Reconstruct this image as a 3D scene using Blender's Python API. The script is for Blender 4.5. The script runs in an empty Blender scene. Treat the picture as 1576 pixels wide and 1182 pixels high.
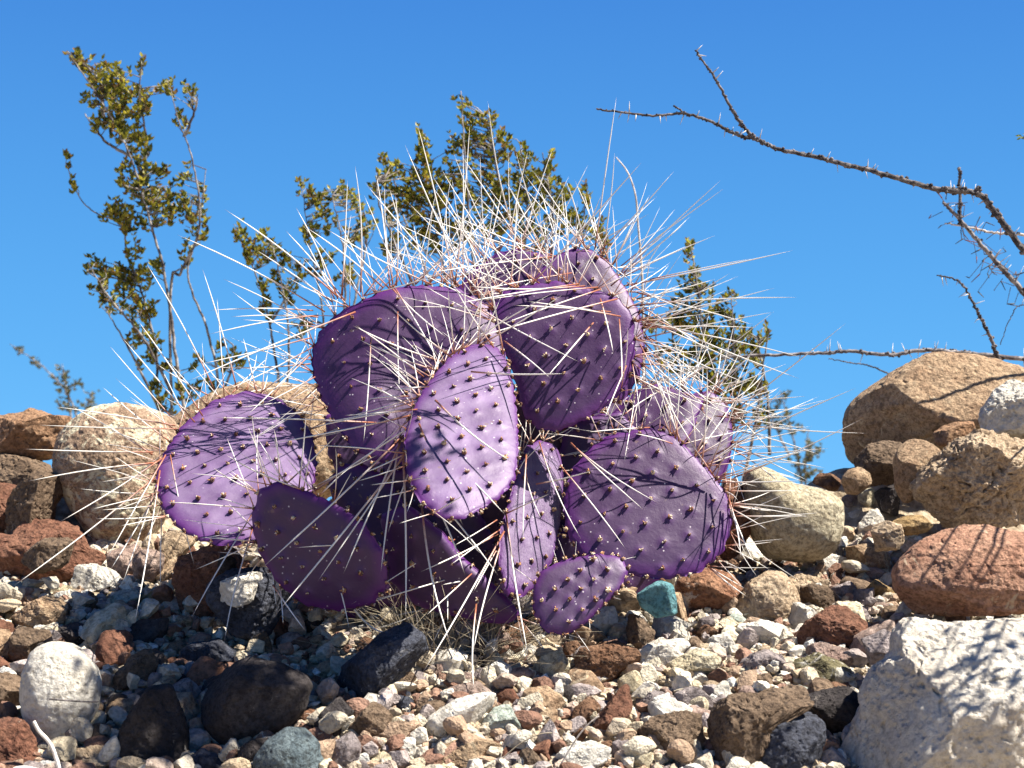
import bpy, bmesh, math, random
import numpy as np
from mathutils import Vector, Matrix, noise
random.seed(7); np.random.seed(7)
sc = bpy.context.scene
COL = sc.collection

# ------------------------------------------------------------ camera
PITCH = math.radians(4.5)
EYE = Vector((0, 0, 0.6))
FWD = Vector((0, math.cos(PITCH), math.sin(PITCH)))
UP = Vector((0, -math.sin(PITCH), math.cos(PITCH)))
cam = bpy.data.cameras.new('camera'); camo = bpy.data.objects.new('camera', cam); COL.objects.link(camo)
camo.location = EYE; camo.rotation_euler = (math.pi/2 + PITCH, 0, 0)
cam.sensor_width = 36; cam.lens = 36*2500/1576; cam.clip_start = 0.05; cam.clip_end = 2000
cam.dof.use_dof = True; cam.dof.focus_distance = 2.36; cam.dof.aperture_fstop = 10.0
sc.camera = camo

# ------------------------------------------------------------ sky and sun
SUN = Vector((0.55, -0.13, 0.81)).normalized()
w = bpy.data.worlds.new('World'); sc.world = w; w.use_nodes = True
nt = w.node_tree; bg = nt.nodes['Background']
sky = nt.nodes.new('ShaderNodeTexSky'); sky.sky_type = 'NISHITA'; sky.sun_disc = False
sky.sun_elevation = math.asin(SUN.z); sky.sun_rotation = math.atan2(SUN.x, SUN.y)
sky.altitude = 1500; sky.air_density = 1.0; sky.dust_density = 0.0; sky.ozone_density = 3.0
# deep polarised desert blue: the Nishita sky blended with an even azure-to-deep-blue run from horizon to zenith
geo = nt.nodes.new('ShaderNodeNewGeometry'); sep = nt.nodes.new('ShaderNodeSeparateXYZ'); tcw = nt.nodes.new('ShaderNodeTexCoord')
nt.links.new(tcw.outputs['Generated'], sep.inputs[0])
rw = nt.nodes.new('ShaderNodeValToRGB'); e = rw.color_ramp.elements
e[0].position = 0.0; e[0].color = (.062, .275, .54, 1); e[1].position = 1.0; e[1].color = (.004, .026, .12, 1)
e2 = e.new(0.33); e2.color = (.024, .127, .39, 1)
e3 = e.new(0.6); e3.color = (.008, .052, .20, 1)
nt.links.new(sep.outputs['Z'], rw.inputs[0])
mw = nt.nodes.new('ShaderNodeMix'); mw.data_type = 'RGBA'; mw.inputs[0].default_value = 0.92
scw = nt.nodes.new('ShaderNodeVectorMath'); scw.operation = 'SCALE'; scw.inputs['Scale'].default_value = 12.5
nt.links.new(rw.outputs[0], scw.inputs[0]); nt.links.new(sky.outputs[0], mw.inputs[6]); nt.links.new(scw.outputs[0], mw.inputs[7])
nt.links.new(mw.outputs[2], bg.inputs[0]); bg.inputs[1].default_value = 0.05
sl = bpy.data.lights.new('sun', 'SUN'); sl.energy = 5.0; sl.angle = math.radians(0.5); sl.color = (1.0, 0.94, 0.83)
so = bpy.data.objects.new('sun', sl); COL.objects.link(so); so.location = (2, 0, 4)
so.rotation_euler = SUN.to_track_quat('Z', 'Y').to_euler()
sc.view_settings.view_transform = 'Standard'; sc.view_settings.look = 'None'
sc.view_settings.exposure = 1.6; sc.view_settings.gamma = 1.0; sc.view_settings.use_curve_mapping = False

# ------------------------------------------------------------ helpers
def ray(px, py):
    return FWD + Vector((1, 0, 0))*((px-788)/2500) + UP*((591-py)/2500)
def P(px, py, d):
    return EYE + ray(px, py)*d
KN = [(-5, -0.9), (0.5, -0.72), (1.5, -0.47), (1.75, -0.40), (2.03, -0.315), (2.47, -0.16), (2.9, -0.055), (3.05, -0.06), (3.6, -0.35), (5, -0.5), (12, -0.7), (400, -0.9)]
KY = np.array([k[0] for k in KN]); KZ = np.array([k[1] for k in KN])
def ground_z(x, y):
    m = .15*math.exp(-((x-.95)/.38)**2-((y-3.0)/.24)**2) + .13*math.exp(-((x+.85)/.34)**2-((y-2.98)/.2)**2) + .07*math.exp(-((x-.60)/.15)**2-((y-2.93)/.13)**2)
    return EYE.z + float(np.interp(y, KY, KZ)) + m + 0.012*noise.noise(Vector((x*4, y*4, 3.1))) + 0.016*noise.noise(Vector((x*11, y*11, 8.3)))
def ground_depth(px, py):
    r = ray(px, py); d = 1.5
    while d < 3.1:
        p = EYE + r*d
        if p.z < ground_z(p.x, p.y): return d
        d += 0.01
    return None

def tag(o, label=None, cat=None, group=None, kind=None):
    if label: o['label'] = label
    if cat: o['category'] = cat
    if group: o['group'] = group
    if kind: o['kind'] = kind
    return o
def link(name, me, mat=None, parent=None, loc=None):
    o = bpy.data.objects.new(name, me); COL.objects.link(o)
    if mat is not None and me is not None and not me.materials: me.materials.append(mat)
    wl = Vector(loc) if loc is not None else (WL[parent.name] if parent is not None else Vector((0, 0, 0)))
    WL[o.name] = wl.copy()
    if parent is not None:
        o.parent = parent; o.location = wl - WL[parent.name]
    else: o.location = wl
    return o
WL = {}
def empty(name, loc): return link(name, None, loc=loc)
def mesh_np(name, V, F, smooth=True, attrs=None, cols=None):
    me = bpy.data.meshes.new(name)
    me.from_pydata([tuple(v) for v in V], [], [tuple(f) for f in F])
    if smooth: me.polygons.foreach_set('use_smooth', [True]*len(me.polygons))
    for k, a in (attrs or {}).items():
        at = me.attributes.new(k, 'FLOAT', 'POINT'); at.data.foreach_set('value', np.asarray(a, dtype=np.float32))
    if cols is not None:
        at = me.attributes.new('Col', 'FLOAT_COLOR', 'POINT')
        c = np.ones((len(V), 4), dtype=np.float32); c[:, :3] = cols
        at.data.foreach_set('color', c.ravel())
    me.update(); return me

class MB:
    """collects tubes, leaves and blobs into one mesh"""
    def __init__(s): s.V = []; s.F = []; s.C = []; s.T = []
    def add(s, V, F, c=(1, 1, 1), t=None):
        n = len(s.V); s.V += [tuple(v) for v in V]; s.F += [tuple(i+n for i in f) for f in F]
        s.C += [c]*len(V); s.T += (t if t is not None else [0.5]*len(V))
    def tube(s, pts, r0, r1, sides=6, c=(1, 1, 1), cap=True):
        pts = [Vector(p) for p in pts]; n = len(pts); V = []; F = []; T = []
        ref = Vector((0.3, 0.9, 0.2)); 
        for i, p in enumerate(pts):
            t = (pts[min(i+1, n-1)] - pts[max(i-1, 0)]).normalized()
            a = t.cross(ref)
            if a.length < 1e-3: a = t.cross(Vector((1, 0, 0)))
            a.normalize(); b = t.cross(a)
            f = i/(n-1); r = r0 + (r1-r0)*f
            if callable(c): pass
            for k in range(sides):
                an = 2*math.pi*k/sides; V.append(p + a*(r*math.cos(an)) + b*(r*math.sin(an))); T.append(f)
        for i in range(n-1):
            for k in range(sides):
                k2 = (k+1) % sides
                F.append((i*sides+k, i*sides+k2, (i+1)*sides+k2, (i+1)*sides+k))
        if cap: F.append(tuple(range((n-1)*sides, n*sides))); F.append(tuple(reversed(range(sides))))
        s.add(V, F, c, T)
    def leaf(s, p, d, up, L, W, c):
        d = d.normalized(); sd = d.cross(up)
        if sd.length < 1e-3: sd = d.cross(Vector((1, 0, 0)))
        sd.normalize(); nn = sd.cross(d)
        V = [p, p+d*L*.45+sd*W*.5+nn*W*.12, p+d*L, p+d*L*.45-sd*W*.5+nn*W*.12, p+d*L*.5-nn*W*.08]
        s.add(V, [(0, 1, 4), (1, 2, 4), (2, 3, 4), (3, 0, 4)], c)
    def build(s, name, mat, parent=None, loc=None, smooth=True):
        o0 = Vector(loc) if loc is not None else (WL[parent.name] if parent else Vector((0, 0, 0)))
        V = np.array(s.V) - np.array(o0)
        me = mesh_np(name, V, s.F, smooth, {'t': s.T}, np.array(s.C))
        return link(name, me, mat, parent, o0)

def catmull(pts, n, closed=False):
    pts = [Vector(p) for p in pts]; N = len(pts); out = []
    m = N if closed else N-1
    for i in range(n):
        f = i/n*m if closed else i/(n-1)*m
        k = min(int(f), m-1); t = f-k
        g = (lambda j: pts[j % N]) if closed else (lambda j: pts[max(0, min(N-1, j))])
        a, b, c, d = g(k-1), g(k), g(k+1), g(k+2)
        out.append(0.5*((2*b)+(c-a)*t+(2*a-5*b+4*c-d)*t*t+(-a+3*b-3*c+d)*t**3))
    return out

# ------------------------------------------------------------ materials
def newmat(name):
    m = bpy.data.materials.new(name); m.use_nodes = True
    n = m.node_tree.nodes; l = m.node_tree.links; b = n['Principled BSDF']
    return m, n, l, b
def N(n, t, **k):
    x = n.new(t)
    for a, v in k.items():
        if a in x.inputs.keys(): x.inputs[a].default_value = v
        else: setattr(x, a, v)
    return x
def ramp(n, stops, interp='LINEAR'):
    r = n.new('ShaderNodeValToRGB'); e = r.color_ramp.elements; r.color_ramp.interpolation = interp
    while len(e) < len(stops): e.new(0.5)
    for i, (p, c) in enumerate(stops):
        e[i].position = p; e[i].color = (*c, 1) if len(c) == 3 else c
    return r
def mixc(n, l, fac, a, b):
    x = n.new('ShaderNodeMix'); x.data_type = 'RGBA'
    for s, v in ((0, fac), (6, a), (7, b)):
        if hasattr(v, 'is_output') or isinstance(v, bpy.types.NodeSocket): l.new(v, x.inputs[s])
        else: x.inputs[s].default_value = (v if s == 0 else (*v, 1))
    return x.outputs[2]
def rock_mat(name, c1, c2, c3, patch=None, pamt=0.0, speck=0.35, pit=0.5, mot=22.0, grain=1.0, spsc=330.0, blotch=.8, alb=.62):
    """mottled stone: c1/c2 broad mottling, c3 dark grains, optional crust patches (lime, lichen)"""
    alb *= .88
    c1, c2, c3 = [tuple(x*alb for x in q) for q in (c1, c2, c3)]; patch = tuple(x*alb*1.1 for x in patch) if patch else None
    m, n, l, b = newmat(name)
    tc = N(n, 'ShaderNodeTexCoord'); oi = N(n, 'ShaderNodeObjectInfo')
    off = N(n, 'ShaderNodeVectorMath', operation='SCALE'); cmb = N(n, 'ShaderNodeCombineXYZ')
    for i in range(3): l.new(oi.outputs['Random'], cmb.inputs[i])
    l.new(cmb.outputs[0], off.inputs[0]); off.inputs['Scale'].default_value = 37.0
    ad = N(n, 'ShaderNodeVectorMath', operation='ADD'); l.new(tc.outputs['Object'], ad.inputs[0]); l.new(off.outputs[0], ad.inputs[1])
    v = ad.outputs[0]
    def nz(scale, det=6, rough=0.6, dist=0.0):
        x = N(n, 'ShaderNodeTexNoise', Scale=scale, Detail=det, Roughness=rough, Distortion=dist); l.new(v, x.inputs['Vector']); return x.outputs['Fac']
    n1 = nz(mot, 7, 0.65, 0.4)
    r1 = ramp(n, [(0.36, c1), (0.62, c2)]); l.new(n1, r1.inputs[0])
    n2 = nz(spsc, 3, 0.7)
    r2 = ramp(n, [(0.52, (0, 0, 0)), (0.66, (1, 1, 1))]); l.new(n2, r2.inputs[0])
    mm = N(n, 'ShaderNodeMath', operation='MULTIPLY'); l.new(r2.outputs[0], mm.inputs[0]); mm.inputs[1].default_value = speck
    c = mixc(n, l, mm.outputs[0], r1.outputs[0], c3)
    n5 = nz(120, 5, 0.7)
    r5 = ramp(n, [(0.38, (0.45, 0.42, 0.40)), (0.56, (1.22, 1.22, 1.22))]); l.new(n5, r5.inputs[0])
    mu = n.new('ShaderNodeMix'); mu.data_type = 'RGBA'; mu.blend_type = 'MULTIPLY'; mu.inputs[0].default_value = blotch
    l.new(c, mu.inputs[6]); l.new(r5.outputs[0], mu.inputs[7]); c = mu.outputs[2]
    if patch:
        n3 = nz(mot*1.1, 9, 0.72, 0.8)
        t = 0.68 - 0.3*pamt
        r3 = ramp(n, [(t, (0, 0, 0)), (t+0.05, (1, 1, 1))]); l.new(n3, r3.inputs[0])
        c = mixc(n, l, r3.outputs[0], c, patch)
    # value variation per object
    hv = N(n, 'ShaderNodeHueSaturation'); mr = N(n, 'ShaderNodeMapRange'); mr.inputs['To Min'].default_value = 0.82; mr.inputs['To Max'].default_value = 1.15
    l.new(oi.outputs['Random'], mr.inputs['Value']); l.new(mr.outputs[0], hv.inputs['Value']); l.new(c, hv.inputs['Color'])
    l.new(hv.outputs[0], b.inputs['Base Color'])
    b.inputs['Roughness'].default_value = 0.88; b.inputs['Specular IOR Level'].default_value = 0.25
    # relief
    hb = nz(70, 9, 0.68)
    vo = N(n, 'ShaderNodeTexVoronoi', Scale=95.0, Randomness=1.0); l.new(v, vo.inputs['Vector'])
    rp = ramp(n, [(0.08, (0, 0, 0)), (0.42, (1, 1, 1))]); l.new(vo.outputs['Distance'], rp.inputs[0])
    pm = N(n, 'ShaderNodeMath', operation='MULTIPLY'); l.new(rp.outputs[0], pm.inputs[0]); pm.inputs[1].default_value = 0.5*pit
    hg = nz(420, 4, 0.7); gm = N(n, 'ShaderNodeMath', operation='MULTIPLY'); l.new(hg, gm.inputs[0]); gm.inputs[1].default_value = 0.28*grain
    a1 = N(n, 'ShaderNodeMath', operation='ADD'); l.new(hb, a1.inputs[0]); l.new(pm.outputs[0], a1.inputs[1])
    a2 = N(n, 'ShaderNodeMath', operation='ADD'); l.new(a1.outputs[0], a2.inputs[0]); l.new(gm.outputs[0], a2.inputs[1])
    bp = N(n, 'ShaderNodeBump', Strength=1.0, Distance=0.010); l.new(a2.outputs[0], bp.inputs['Height']); l.new(bp.outputs[0], b.inputs['Normal'])
    return m
M = {}
M['tan'] = rock_mat('tan granite', (.42, .27, .165), (.58, .42, .27), (.13, .075, .045), (.70, .56, .38), .3, .6, alb=.72)
M['speck'] = rock_mat('speckled granite', (.46, .31, .21), (.60, .43, .30), (.12, .07, .045), (.80, .72, .52), .6, .7, .9, alb=.85)
M['orange'] = rock_mat('orange sandstone', (.45, .25, .14), (.56, .34, .20), (.25, .12, .07), (.6, .42, .28), .15, .4)
M['cream'] = rock_mat('cream limestone', (.62, .53, .36), (.74, .66, .48), (.36, .27, .14), None, 0, .45, .5, alb=.80)
M['yellow'] = rock_mat('yellow tan stone', (.54, .39, .25), (.70, .55, .39), (.26, .16, .09), None, 0, .5, .8, alb=.72)
M['white'] = rock_mat('white limestone', (.74, .68, .58), (.84, .80, .72), (.50, .42, .34), (.56, .46, .38), .12, .15, .6, blotch=.45, alb=.84)
M['pink'] = rock_mat('pinkish stone', (.44, .29, .24), (.58, .44, .37), (.25, .14, .11), (.68, .58, .5), .15, .4)
M['lilac'] = rock_mat('lilac grey stone', (.34, .28, .28), (.50, .43, .42), (.18, .14, .14), (.64, .58, .54), .1, .35)
M['red'] = rock_mat('red brown rock', (.25, .105, .065), (.36, .175, .11), (.10, .045, .03), (.50, .36, .27), .12, .5)
M['whiteb'] = rock_mat('weathered white boulder', (.66, .58, .48), (.84, .79, .70), (.36, .28, .20), (.46, .34, .24), .22, .12, .9, mot=9.0, blotch=.35, alb=.90)
M['redtan'] = rock_mat('reddish tan rock', (.40, .20, .13), (.58, .34, .23), (.16, .06, .04), (.62, .48, .34), .25, .4, .5, alb=.7)
M['rust'] = rock_mat('rusty pitted rock', (.24, .115, .06), (.40, .23, .14), (.08, .04, .025), (.60, .50, .40), .3, .6, 1.2)
M['brown'] = rock_mat('brown rock', (.21, .14, .09), (.33, .23, .155), (.07, .045, .03), (.46, .36, .25), .12, .5, .9)
M['dark'] = rock_mat('dark and shaded rock', (.055, .045, .045), (.10, .085, .085), (.025, .02, .02), (.44, .38, .33), .22, .5)  # dark stone; also puts shade into the colour of rocks in shadow
M['navy'] = rock_mat('dark blue grey rock', (.06, .065, .09), (.11, .12, .16), (.02, .02, .03), (.38, .37, .38), .22, .6)
M['greyblue'] = rock_mat('blue grey stone', (.13, .18, .21), (.23, .29, .31), (.03, .04, .05), None, 0, .8, .7)
M['turq'] = rock_mat('turquoise stone', (.13, .36, .42), (.22, .46, .50), (.05, .16, .18), (.42, .56, .55), .2, .45)
M['mint'] = rock_mat('pale mint stone', (.50, .58, .50), (.66, .70, .62), (.18, .34, .34), (.74, .72, .66), .3, .5)
M['olive'] = rock_mat('olive stone', (.24, .21, .11), (.34, .30, .17), (.12, .1, .05), (.76, .72, .64), .55, .4)
M['ochre'] = rock_mat('ochre stone', (.45, .29, .12), (.58, .40, .2), (.25, .14, .06), None, 0, .4)
M['redwhite'] = rock_mat('rust and white stone', (.30, .13, .07), (.46, .25, .15), (.14, .06, .04), (.70, .60, .52), .45, .5, .9)

def simple_mat(name, stops, scale=40, rough=.8, bump=.3, bscale=150, attr=None, trans=0.0):
    m, n, l, b = newmat(name)
    tc = N(n, 'ShaderNodeTexCoord'); x = N(n, 'ShaderNodeTexNoise', Scale=scale, Detail=5.0); l.new(tc.outputs['Object'], x.inputs['Vector'])
    r = ramp(n, stops); l.new(x.outputs['Fac'], r.inputs[0]); c = r.outputs[0]
    if attr:
        a = N(n, 'ShaderNodeAttribute', attribute_name='Col')
        mu = n.new('ShaderNodeMix'); mu.data_type = 'RGBA'; mu.blend_type = 'MULTIPLY'; mu.inputs[0].default_value = 1
        l.new(c, mu.inputs[6]); l.new(a.outputs['Color'], mu.inputs[7]); c = mu.outputs[2]
    l.new(c, b.inputs['Base Color']); b.inputs['Roughness'].default_value = rough; b.inputs['Specular IOR Level'].default_value = .3
    y = N(n, 'ShaderNodeTexNoise', Scale=bscale, Detail=6.0); l.new(tc.outputs['Object'], y.inputs['Vector'])
    bp = N(n, 'ShaderNodeBump', Strength=bump, Distance=.004); l.new(y.outputs['Fac'], bp.inputs['Height']); l.new(bp.outputs[0], b.inputs['Normal'])
    if trans:
        tr = N(n, 'ShaderNodeBsdfTranslucent'); l.new(c, tr.inputs['Color']); ms = N(n, 'ShaderNodeMixShader'); ms.inputs[0].default_value = trans
        l.new(b.outputs[0], ms.inputs[1]); l.new(tr.outputs[0], ms.inputs[2]); l.new(ms.outputs[0], n['Material Output'].inputs['Surface'])
    return m
M['ground'] = simple_mat('sandy ground', [(.35, (.19, .14, .09)), (.5, (.31, .25, .175)), (.65, (.42, .36, .27))], 60, .95, 1.0, 160)
M['gravel'] = simple_mat('gravel', [(.35, (.5, .5, .5)), (.65, (.85, .85, .85))], 160, .9, .9, 300, attr=True)
M['leaf'] = simple_mat('creosote leaf', [(.3, (.75, .7, .6)), (.7, (1.1, 1.05, .9))], 30, .45, .1, attr=True, trans=.45)
M['stem'] = simple_mat('grey bush stem', [(.42, (.07, .055, .05)), (.66, (.36, .33, .30))], 45, .85, .4)
M['bark'] = simple_mat('dark thorny bark', [(.42, (.03, .025, .028)), (.70, (.20, .175, .17))], 70, .8, .6, 300)
M['palebark'] = simple_mat('pale twig bark', [(.35, (.30, .25, .21)), (.65, (.62, .56, .50))], 60, .8, .4)
M['thorn'] = simple_mat('pale thorn', [(.35, (.35, .30, .25)), (.65, (.6, .56, .5))], 60, .6, .1)
M['straw'] = simple_mat('dry grass', [(.35, (.20, .16, .11)), (.65, (.42, .36, .26))], 60, .8, .1)
M['root'] = simple_mat('white root', [(.35, (.5, .46, .42)), (.65, (.78, .75, .7))], 60, .8, .3)
M['areole'] = simple_mat('areole wool', [(.3, (.75, .7, .65)), (.7, (1.3, 1.3, 1.3))], 500, .9, .9, 900, attr=True)

def spine_mat():
    m, n, l, b = newmat('spine')
    a = N(n, 'ShaderNodeAttribute', attribute_name='t'); oi = N(n, 'ShaderNodeObjectInfo')
    tc = N(n, 'ShaderNodeTexCoord')
    x = N(n, 'ShaderNodeTexNoise', Scale=30.0, Detail=4.0); l.new(tc.outputs['Object'], x.inputs['Vector'])
    sc1 = N(n, 'ShaderNodeMath', operation='MULTIPLY_ADD'); l.new(x.outputs['Fac'], sc1.inputs[0]); sc1.inputs[1].default_value = .25; 
    sub = N(n, 'ShaderNodeMath', operation='SUBTRACT'); l.new(a.outputs['Fac'], sub.inputs[0]); sub.inputs[1].default_value = .125
    l.new(sub.outputs[0], sc1.inputs[2])
    r = ramp(n, [(0.0, (.22, .07, .035)), (.10, (.34, .13, .08)), (.28, (.55, .45, .40)), (.45, (.70, .67, .63)), (.93, (.66, .63, .58)), (1.0, (.2, .15, .14))])
    l.new(sc1.outputs[0], r.inputs[0]); l.new(r.outputs[0], b.inputs['Base Color'])
    b.inputs['Roughness'].default_value = .4
    return m
M['spine'] = spine_mat()
def pad_mat(wrinkle=False):
    m, n, l, b = newmat('purple cactus skin')
    tc = N(n, 'ShaderNodeTexCoord'); rim = N(n, 'ShaderNodeAttribute', attribute_name='rim'); tub = N(n, 'ShaderNodeAttribute', attribute_name='tub')
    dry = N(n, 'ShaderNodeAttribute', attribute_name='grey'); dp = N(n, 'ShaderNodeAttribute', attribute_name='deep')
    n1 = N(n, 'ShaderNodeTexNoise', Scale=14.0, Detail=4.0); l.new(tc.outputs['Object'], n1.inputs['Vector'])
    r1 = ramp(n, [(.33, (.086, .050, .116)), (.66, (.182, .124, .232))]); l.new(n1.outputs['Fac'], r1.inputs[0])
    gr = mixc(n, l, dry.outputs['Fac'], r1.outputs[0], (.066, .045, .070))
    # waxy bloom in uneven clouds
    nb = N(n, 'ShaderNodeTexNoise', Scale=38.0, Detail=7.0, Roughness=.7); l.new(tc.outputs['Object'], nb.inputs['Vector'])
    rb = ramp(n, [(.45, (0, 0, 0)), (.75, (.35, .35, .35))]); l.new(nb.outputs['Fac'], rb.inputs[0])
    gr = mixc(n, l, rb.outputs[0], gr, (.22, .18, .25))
    gr = mixc(n, l, dp.outputs['Fac'], gr, (.034, .010, .052))  # darker skin by pad, with the shade on dim pads put into the colour
    # corky brown scars
    nk = N(n, 'ShaderNodeTexNoise', Scale=55.0, Detail=2.0); l.new(tc.outputs['Object'], nk.inputs['Vector'])
    rk = ramp(n, [(.70, (0, 0, 0)), (.74, (.7, .7, .7))]); l.new(nk.outputs['Fac'], rk.inputs[0])
    gr = mixc(n, l, rk.outputs[0], gr, (.13, .085, .07))
    pw = ramp(n, [(.0, (0, 0, 0)), (.80, (.05, .05, .05)), (.96, (.85, .85, .85)), (1, (1, 1, 1))]); l.new(rim.outputs['Fac'], pw.inputs[0])
    c = mixc(n, l, pw.outputs[0], gr, (.072, .010, .115))
    tm = N(n, 'ShaderNodeMath', operation='MULTIPLY'); l.new(tub.outputs['Fac'], tm.inputs[0]); tm.inputs[1].default_value = .75
    c = mixc(n, l, tm.outputs[0], c, (.07, .02, .11))
    vo = N(n, 'ShaderNodeTexVoronoi', Scale=95.0); l.new(tc.outputs['Object'], vo.inputs['Vector'])
    vr = ramp(n, [(.06, (1, 1, 1)), (.14, (0, 0, 0))]); l.new(vo.outputs['Distance'], vr.inputs[0])
    n2 = N(n, 'ShaderNodeTexNoise', Scale=22.0, Detail=3.0); l.new(tc.outputs['Object'], n2.inputs['Vector'])
    v2 = ramp(n, [(.44, (0, 0, 0)), (.56, (.8, .8, .8))]); l.new(n2.outputs['Fac'], v2.inputs[0])
    mm = N(n, 'ShaderNodeMath', operation='MULTIPLY'); l.new(vr.outputs[0], mm.inputs[0]); l.new(v2.outputs[0], mm.inputs[1])
    c = mixc(n, l, mm.outputs[0], c, (.62, .56, .60))
    l.new(c, b.inputs['Base Color']); b.inputs['Roughness'].default_value = .5; b.inputs['Specular IOR Level'].default_value = .35
    mp = N(n, 'ShaderNodeMapping'); l.new(tc.outputs['Object'], mp.inputs['Vector'])
    if wrinkle: mp.inputs['Scale'].default_value = (3.2, 3.2, .22)
    y = N(n, 'ShaderNodeTexNoise', Scale=60.0, Detail=7.0, Roughness=.62); l.new(mp.outputs[0], y.inputs['Vector'])
    bp = N(n, 'ShaderNodeBump', Strength=.9 if wrinkle else .3, Distance=.004); l.new(y.outputs['Fac'], bp.inputs['Height']); l.new(bp.outputs[0], b.inputs['Normal'])
    return m
M['pad'] = pad_mat(); M['padw'] = pad_mat(True)

# ------------------------------------------------------------ setting: ground
def build_ground():
    xs = np.concatenate([[-300, -100, -40, -15, -6, -3, -2, -1.4], np.arange(-1.1, 1.1001, 0.010), [1.4, 2, 3, 6, 15, 40, 100, 300]])
    ys = np.concatenate([[-60, -20, -6, -2, 0, .8, 1.2, 1.45], np.arange(1.6, 3.3, 0.010), [3.4, 3.6, 4, 5, 7, 12, 30, 100, 400, 1500]])
    V = []; F = []
    for j, y in enumerate(ys):
        for i, x in enumerate(xs):
            z = ground_z(x, y)
            if abs(x) <= 1.1 and 1.6 <= y <= 3.3:
                z += 0.009*noise.fractal(Vector((x*14, y*14, 0)), .8, 2.1, 4) + 0.003*noise.noise(Vector((x*90, y*90, 5)))
            V.append((x, y, z))
    nx = len(xs)
    for j in range(len(ys)-1):
        for i in range(nx-1):
            a = j*nx+i; F.append((a, a+1, a+1+nx, a+nx))
    return tag(link('ground', mesh_np('ground', V, F), M['ground']), kind='structure')
build_ground()

# ------------------------------------------------------------ rocks
_ico = {}
def ico(n):
    if n not in _ico:
        bm = bmesh.new(); bmesh.ops.create_icosphere(bm, subdivisions=n, radius=1)
        _ico[n] = (np.array([v.co[:] for v in bm.verts]), [tuple(v.index for v in f.verts) for f in bm.faces]); bm.free()
    return _ico[n]
def polar(poly, cx, cz, smooth):
    K = 720; R = np.zeros(K); A = np.array([(x-cx, z-cz) for x, z in poly]); B = np.roll(A, -1, axis=0)
    for k in range(K):
        th = 2*math.pi*k/K; dx, dz = math.cos(th), math.sin(th)
        e = B-A; den = dx*e[:, 1]-dz*e[:, 0]
        with np.errstate(divide='ignore', invalid='ignore'):
            t = (A[:, 0]*e[:, 1]-A[:, 1]*e[:, 0])/den; u = (A[:, 0]*dz-A[:, 1]*dx)/den
        ok = (np.abs(den) > 1e-12) & (t > 0) & (u >= -1e-6) & (u <= 1+1e-6)
        R[k] = t[ok].max() if ok.any() else 0
    R[R == 0] = R[R > 0].mean()
    w_ = int(smooth)
    ker = np.hanning(2*w_+3); ker /= ker.sum()
    return np.convolve(np.concatenate([R[-w_-1:], R, R[:w_+1]]), ker, 'valid')
def rock_mesh(poly, T, ang, seed, lvl, rough=1.0, topcut=True, cuts=()):
    """poly: outline (x, z) round the centre in metres; T: half depth; ang: 0 water-worn .. 1 broken"""
    rng = np.random.RandomState(seed)
    if ang >= .3: ang = min(.9, ang+.22)
    D, F = ico(lvl)
    R = polar(poly, 0, 0, 26-20*ang)
    th = (np.arctan2(D[:, 2], D[:, 0]) % (2*math.pi))/(2*math.pi)*720
    i0 = th.astype(int) % 720; fr = th-np.floor(th); Rt = R[i0]*(1-fr)+R[(i0+1) % 720]*fr
    rho = np.sqrt(D[:, 0]**2+D[:, 2]**2); p = 2.1+1.4*ang
    f = 1/(rho**p+np.abs(D[:, 1])**p)**(1/p)
    V = np.stack([D[:, 0]*Rt*f, D[:, 1]*T*f, D[:, 2]*Rt*f], 1)
    size = float(np.mean(R))
    planes = []
    for n_, q in cuts:
        n_ = np.array(n_)/np.linalg.norm(n_); h = V@n_; V = V-np.outer(np.maximum(0, h-h.max()*q)*.92, n_)
    if ang > .05:
        if topcut: planes.append((np.array([rng.uniform(-.3, .3), -rng.uniform(.3, .5), .9]), rng.uniform(.62, .74) if ang > .5 else rng.uniform(.74, .84)))
        for k in range(int(5+9*ang)):
            n_ = rng.normal(size=3); n_[1] = -abs(n_[1])-.4 if k % 4 else abs(n_[1])+.3
            planes.append((n_, rng.uniform(.56, .86)))
        for n_, q in planes:
            n_ = n_/np.linalg.norm(n_); h = V@n_; d = h.max()*(q+(1-ang)*.08)
            ex = np.maximum(0, h-d); V -= np.outer(ex*(.75+.25*ang), n_)
    o = rng.uniform(-50, 50, 3)
    f1 = 1.6/size; f2 = 6.0/size; a1 = size*(.06+.03*ang)*rough; a2 = size*(.020+.03*ang)*rough
    nr = V/np.maximum(1e-6, np.linalg.norm(V, axis=1))[:, None]
    dis = np.array([a1*noise.noise(Vector(v*f1+o))+a2*noise.fractal(Vector(v*f2+o), .7, 2.1, 4 if lvl > 4 else 2) for v in V])
    if lvl >= 5:    # crevices and flaked edges
        fc = 2.3/size; dp_ = size*(.03+.05*ang)*rough
        cr = np.array([abs(noise.noise(Vector(v*fc+o*1.7)))+.35*abs(noise.noise(Vector(v*fc*3+o))) for v in V])
        dis = dis-dp_*np.clip(1-cr/.10, 0, 1)
    V = V+nr*dis[:, None]
    me = mesh_np('rock', V, F)
    if ang > .3: me.set_sharp_from_angle(angle=math.radians(34))
    return me
HEROES = []
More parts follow.
